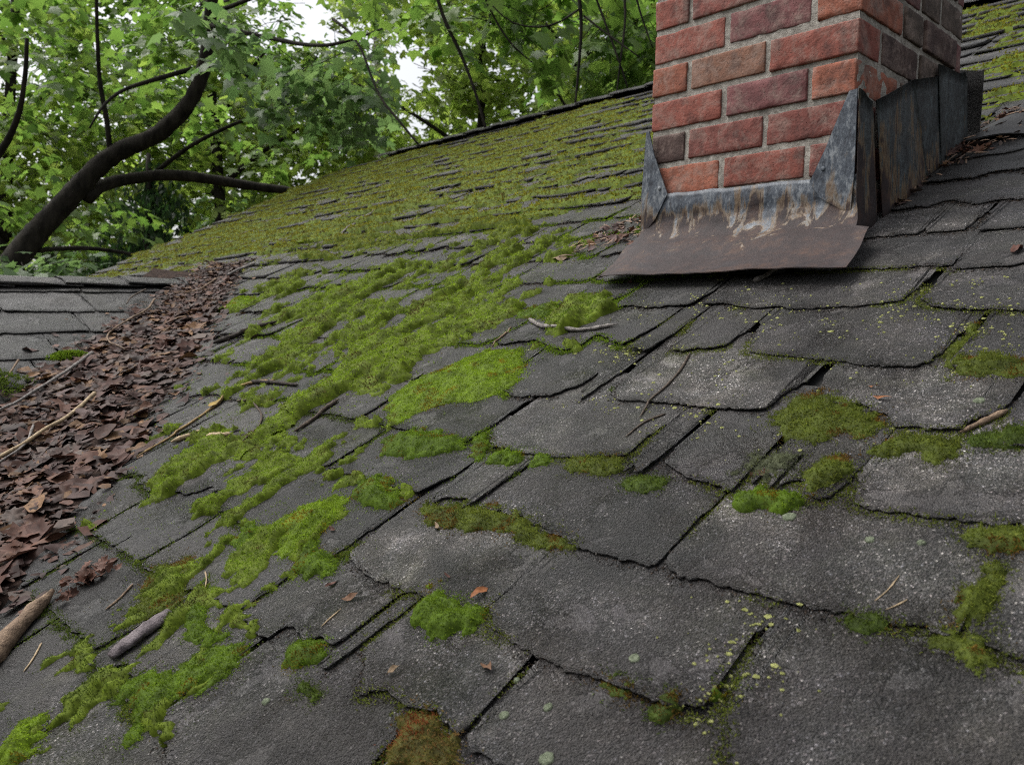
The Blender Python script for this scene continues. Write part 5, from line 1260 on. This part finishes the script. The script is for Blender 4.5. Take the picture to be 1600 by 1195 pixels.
# near maple at the left with the bent dark stem
base = place(-70, 600, 7.8); base[2] = -4.2
near = tree_obj('maple_tree', 'near maple with a thick dark stem bending over the side roof', base)
main = BRANCHES['main']; stem = [(base[0]-.2, base[1]-.1, -4.3, .30), (base[0]-.1, base[1], -2.6, .25)] + main[0]
stem = [(a_, b_, c_, d_*.88) for a_, b_, c_, d_ in stem]; V, F = tubes([stem], .06, 16, .09); child('trunk', mesh_np('trunk', V-base, F, smooth=True), M['bark'], near, tuple(base))
for br_ in main[1:]:
    V, F = tubes([br_], .10, 8); child('branch', mesh_np('branch', V-base, F, smooth=True), M['bark'], near, tuple(base))
for br_ in BRANCHES['vines']:
    V, F = tubes([br_], .08, 6); child('hanging_branch', mesh_np('hanging_branch', V-base, F, smooth=True), M['bark'], near, tuple(base))
def crown(tree, blobs, T, Fc, twig_r, with_twigs=True, keep=0):
    Ls, Tw, best = [], [], []
    for (px_, py_, dep, rad, n, per, spread, size, col, drp) in blobs:
        c_ = blob_points(place(px_, py_, dep), rad, n)
        pos, fw_, n_, sz, ends = leaf_frames(len(c_), c_, per, spread, size, drp)
        c0, c1 = GREENS[col]
        if keep:
            d = pos-CAM; z = d @ cf; vis = (np.abs(d @ cr)/z < .62) & ((d @ cu)/z < .47) & ((d @ cu)/z > 0)
            best.append((pos, fw_, n_, sz, np.where(vis, sz/z, 0), np.repeat(np.array([[c0, c1]]), len(pos), 0)))
        else: Ls.append(leaves_mesh(pos, fw_, n_, sz, T, Fc, c0, c1))
        Tw.append(ends)
    if keep:
        A = [np.concatenate([b_[i] for b_ in best]) for i in range(6)]
        od = np.argsort(-A[4]); pick, rest = od[:keep], od[keep:]
        cols = A[5]
        shared = {}
        for i in pick:
            f_ = random.randrange(8); key = (tuple(np.round(cols[i, 0], 3)), f_)
            if key not in shared:
                me = mesh_np('leaf', T, Fc, np.repeat((cols[i, 0]*(1-f_/7)+cols[i, 1]*f_/7)[None], len(T), 0)); me.materials.append(M['leaf']); shared[key] = me
            o = bpy.data.objects.new('leaf', shared[key]); COL.objects.link(o); o.parent = tree
            s_ = np.cross(A[1][i], A[2][i]); Rm = np.stack([s_, A[1][i], A[2][i]], 1)
            o.matrix_basis = Matrix.Translation(Vector(A[0][i])-tree.location) @ Matrix(Rm.tolist()).to_4x4() @ Matrix.Scale(float(A[3][i]), 4)
        f_ = rng.random((len(rest), 1)); V, F, _c = leaves_mesh(A[0][rest], A[1][rest], A[2][rest], A[3][rest], T, Fc, (0, 0, 0), (0, 0, 0))
        col = (cols[rest, 0]*(1-f_)+cols[rest, 1]*f_)*rng.uniform(.75, 1.25, (len(rest), 1)); Ls.append((V, F, np.repeat(col, len(T), 0)))
    V, F, C_ = merge(Ls); b_ = np.array(tree.location)
    child('crown', mesh_np('crown', V-b_, F, C_), M['leaf'], tree, tuple(b_), kind='stuff')
    if with_twigs:
        E = np.concatenate(Tw); mid = E.mean(1)+rng.normal(0, .03, (len(E), 3)); n = len(E)
        P = np.stack([E[:, 0], mid, E[:, 1]], 1); d = E[:, 1]-E[:, 0]; s1 = np.cross(d, [0, 0, 1.]); s1 /= np.linalg.norm(s1, axis=1)[:, None]; s2 = np.cross(s1, d); s2 /= np.linalg.norm(s2, axis=1)[:, None]
        V = []
        for k_, rr in enumerate((twig_r, twig_r*.75, twig_r*.35)):
            for a in (0, 2.09, 4.19): V.append(P[:, k_]+rr*(math.cos(a)*s1+math.sin(a)*s2))
        V = np.stack(V, 1).reshape(-1, 3); f0 = np.array([(k_*3+j, k_*3+(j+1) % 3, k_*3+3+(j+1) % 3, k_*3+3+j) for k_ in range(2) for j in range(3)])
        F = (np.arange(n)[:, None, None]*9+f0[None]).reshape(-1, 4)
        child('twigs', mesh_np('twigs', V-b_, F), M['bark'], tree, tuple(b_), kind='stuff')
crown(near, [
    (120, 70, 9.0, (2.3, .9, .8), 80, 10, .58, .145, 'mid', .35), (460, 110, 7.8, (.85, .45, .8), 26, 10, .55, .145, 'dark', .5),
    (345, 40, 6.4, (.32, .24, .4), 7, 9, .50, .150, 'dark', .5), (90, 330, 9.8, (1.5, .6, .8), 28, 10, .56, .145, 'mid', .35), (430, 200, 9.8, (1.3, .5, .9), 30, 10, .56, .145, 'mid', .4),
    (570, 150, 7.6, (.7, .40, .8), 24, 10, .52, .14, 'dark', .55), (820, 30, 6.4, (1.2, .42, .9), 46, 10, .52, .145, 'mid', .55), (965, 85, 6.0, (.35, .45, .5), 24, 10, .45, .135, 'mid', .75),
    (-60, 150, 8.1, (1.0, 1.4, 1.0), 28, 10, .56, .145, 'mid', .35), (10, 408, 7.2, (.7, .14, .5), 14, 10, .45, .14, 'dark', .2), (700, -80, 6.4, (2.2, .4, 1.2), 28, 10, .55, .15, 'mid', .45),
    (250, -90, 7.8, (2.5, .5, 1.4), 30, 10, .56, .145, 'mid', .4)], MAPLE, MF, .004, True, 290)
# trees beyond the roof
def far_tree(label, px_, dep, blobs, trunk_r, top_py, lean=0):
    b0 = place(px_, 600, dep); b0[2] = -4.2
    t = tree_obj('maple_tree', label, b0, 'trees beyond the roof'); tp = place(px_+lean, top_py, dep)
    P = [(b0[0], b0[1], -4.3, trunk_r*1.25)]+[(*(b0*(1-s)+tp*s+np.array([.12*math.sin(s*7+px_), .1*math.cos(s*5+px_), 0])), trunk_r*(1.1-.75*s)) for s in (.2, .4, .6, .8, 1)]
    V, F = tubes([P], .4, 10); child('trunk', mesh_np('trunk', V-b0, F, smooth=True), M['bark'], t, tuple(b0))
    for k_ in range(7):
        s = .35+.09*k_; q = b0*(1-s)+tp*s; a = random.uniform(0, 6.28); d = np.array([math.cos(a), math.sin(a), .5])*dep*.14
        V, F = tubes([[(*q, trunk_r*.45), (*(q+d*.5+np.array([0, 0, .1])), trunk_r*.3), (*(q+d), trunk_r*.12)]], .3, 6); child('branch', mesh_np('branch', V-b0, F, smooth=True), M['bark'], t, tuple(b0))
    crown(t, blobs, SIMPLE, SF, .006, True)
far_tree('bright yellow green tree behind the middle of the ridge', 720, 14, [(700, 120, 14, (2.6, 2.2, 1.8), 190, 12, .75, .185, 'bright', .3), (740, -150, 14, (3, 2, 2), 160, 12, .75, .185, 'bright', .3)], .10, -300, 40)
far_tree('green tree close to the left side of the chimney', 930, 12.5, [(920, 70, 12.5, (1.6, 2.0, 1.5), 135, 12, .7, .17, 'bright', .35), (1100, -60, 12.5, (2.2, 2, 1.5), 130, 12, .7, .17, 'mid', .35)], .09, -300, 10)
far_tree('green tree behind the fork of the dark stem', 350, 13, [(340, 230, 13, (2.8, 1.5, 1.6), 165, 12, .75, .185, 'bright', .3), (300, 40, 13, (3, 1.4, 1.8), 135, 12, .75, .185, 'mid', .3)], .12, -200, -30)
far_tree('green tree at the far left behind the near maple', 20, 12.5, [(20, 200, 12.5, (2.4, 2.2, 1.6), 190, 12, .75, .185, 'bright', .3), (-250, 150, 12.5, (2, 2.4, 1.6), 120, 12, .75, .185, 'mid', .3)], .12, -250, 0)
b0 = np.array(BRANCHES['pole'][0][0][:3]); b0[2] = -4.2
t = tree_obj('young_tree', 'slim pale trunk standing in the bright gap between the trees', b0)
V, F = tubes([[(b0[0]+.05, b0[1], -4.3, .09)]+BRANCHES['pole'][0]], .4, 8); child('trunk', mesh_np('trunk', V-b0, F, smooth=True), M['greybark'], t, tuple(b0))
crown(t, [(590, -60, 17, (1.6, 1.2, 1.2), 60, 12, .8, .15, 'bright', .3)], SIMPLE, SF, .006)
# dark conifer in the hollow left of the roof
b0 = place(228, 600, 11.5); b0[2] = -4.2
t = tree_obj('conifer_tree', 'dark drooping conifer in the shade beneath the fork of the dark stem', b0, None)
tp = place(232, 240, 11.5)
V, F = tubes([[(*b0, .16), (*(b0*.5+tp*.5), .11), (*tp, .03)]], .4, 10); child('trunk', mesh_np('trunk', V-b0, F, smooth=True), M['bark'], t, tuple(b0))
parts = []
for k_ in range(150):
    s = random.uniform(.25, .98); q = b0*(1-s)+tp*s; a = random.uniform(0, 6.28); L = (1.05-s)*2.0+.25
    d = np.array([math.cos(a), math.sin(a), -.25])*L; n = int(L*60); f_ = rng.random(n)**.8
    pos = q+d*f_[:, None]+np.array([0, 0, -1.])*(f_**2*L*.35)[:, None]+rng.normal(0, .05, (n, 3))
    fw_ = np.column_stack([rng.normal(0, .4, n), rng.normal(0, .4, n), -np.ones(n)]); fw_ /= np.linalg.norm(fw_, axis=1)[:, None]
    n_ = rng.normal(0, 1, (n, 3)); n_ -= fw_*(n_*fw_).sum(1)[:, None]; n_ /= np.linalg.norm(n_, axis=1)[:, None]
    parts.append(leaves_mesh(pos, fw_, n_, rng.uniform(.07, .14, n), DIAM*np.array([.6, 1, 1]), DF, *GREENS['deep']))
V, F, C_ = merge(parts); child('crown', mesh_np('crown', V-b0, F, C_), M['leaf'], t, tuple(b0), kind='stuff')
# the wood behind, one mass
parts = []
for (px_, py_, dep, rad, n, col) in [(100, 180, 20, (7, 4.5, 2.5), 860, 'mid'), (480, 250, 21, (6, 2.4, 2.5), 580, 'bright'), (820, 120, 21, (6, 3.2, 2.5), 540, 'bright'), (450, -120, 23, (10, 2.6, 2), 520, 'bright'),
                                     (200, 420, 18, (6, 1.6, 2), 520, 'dark'), (1300, -100, 21, (6, 4, 2.5), 300, 'mid'), (-600, 150, 20, (6, 5, 2.5), 350, 'mid'), (560, 380, 22, (8, 1.5, 2), 200, 'mid')]:
    c_ = blob_points(place(px_, py_, dep), rad, n); pos, fw_, n_, sz, ends = leaf_frames(len(c_), c_, 16, 1.0, .20, .25)
    parts.append(leaves_mesh(pos, fw_, n_, sz, SIMPLE, SF, *GREENS[col]))
V, F, C_ = merge(parts); c = V.mean(0); o = obj('woodland', mesh_np('woodland', V-c, F, C_), M['leaf'], kind='stuff'); o.location = c
tag(o, 'mass of bright green woodland leaves far behind the roof', 'woodland')
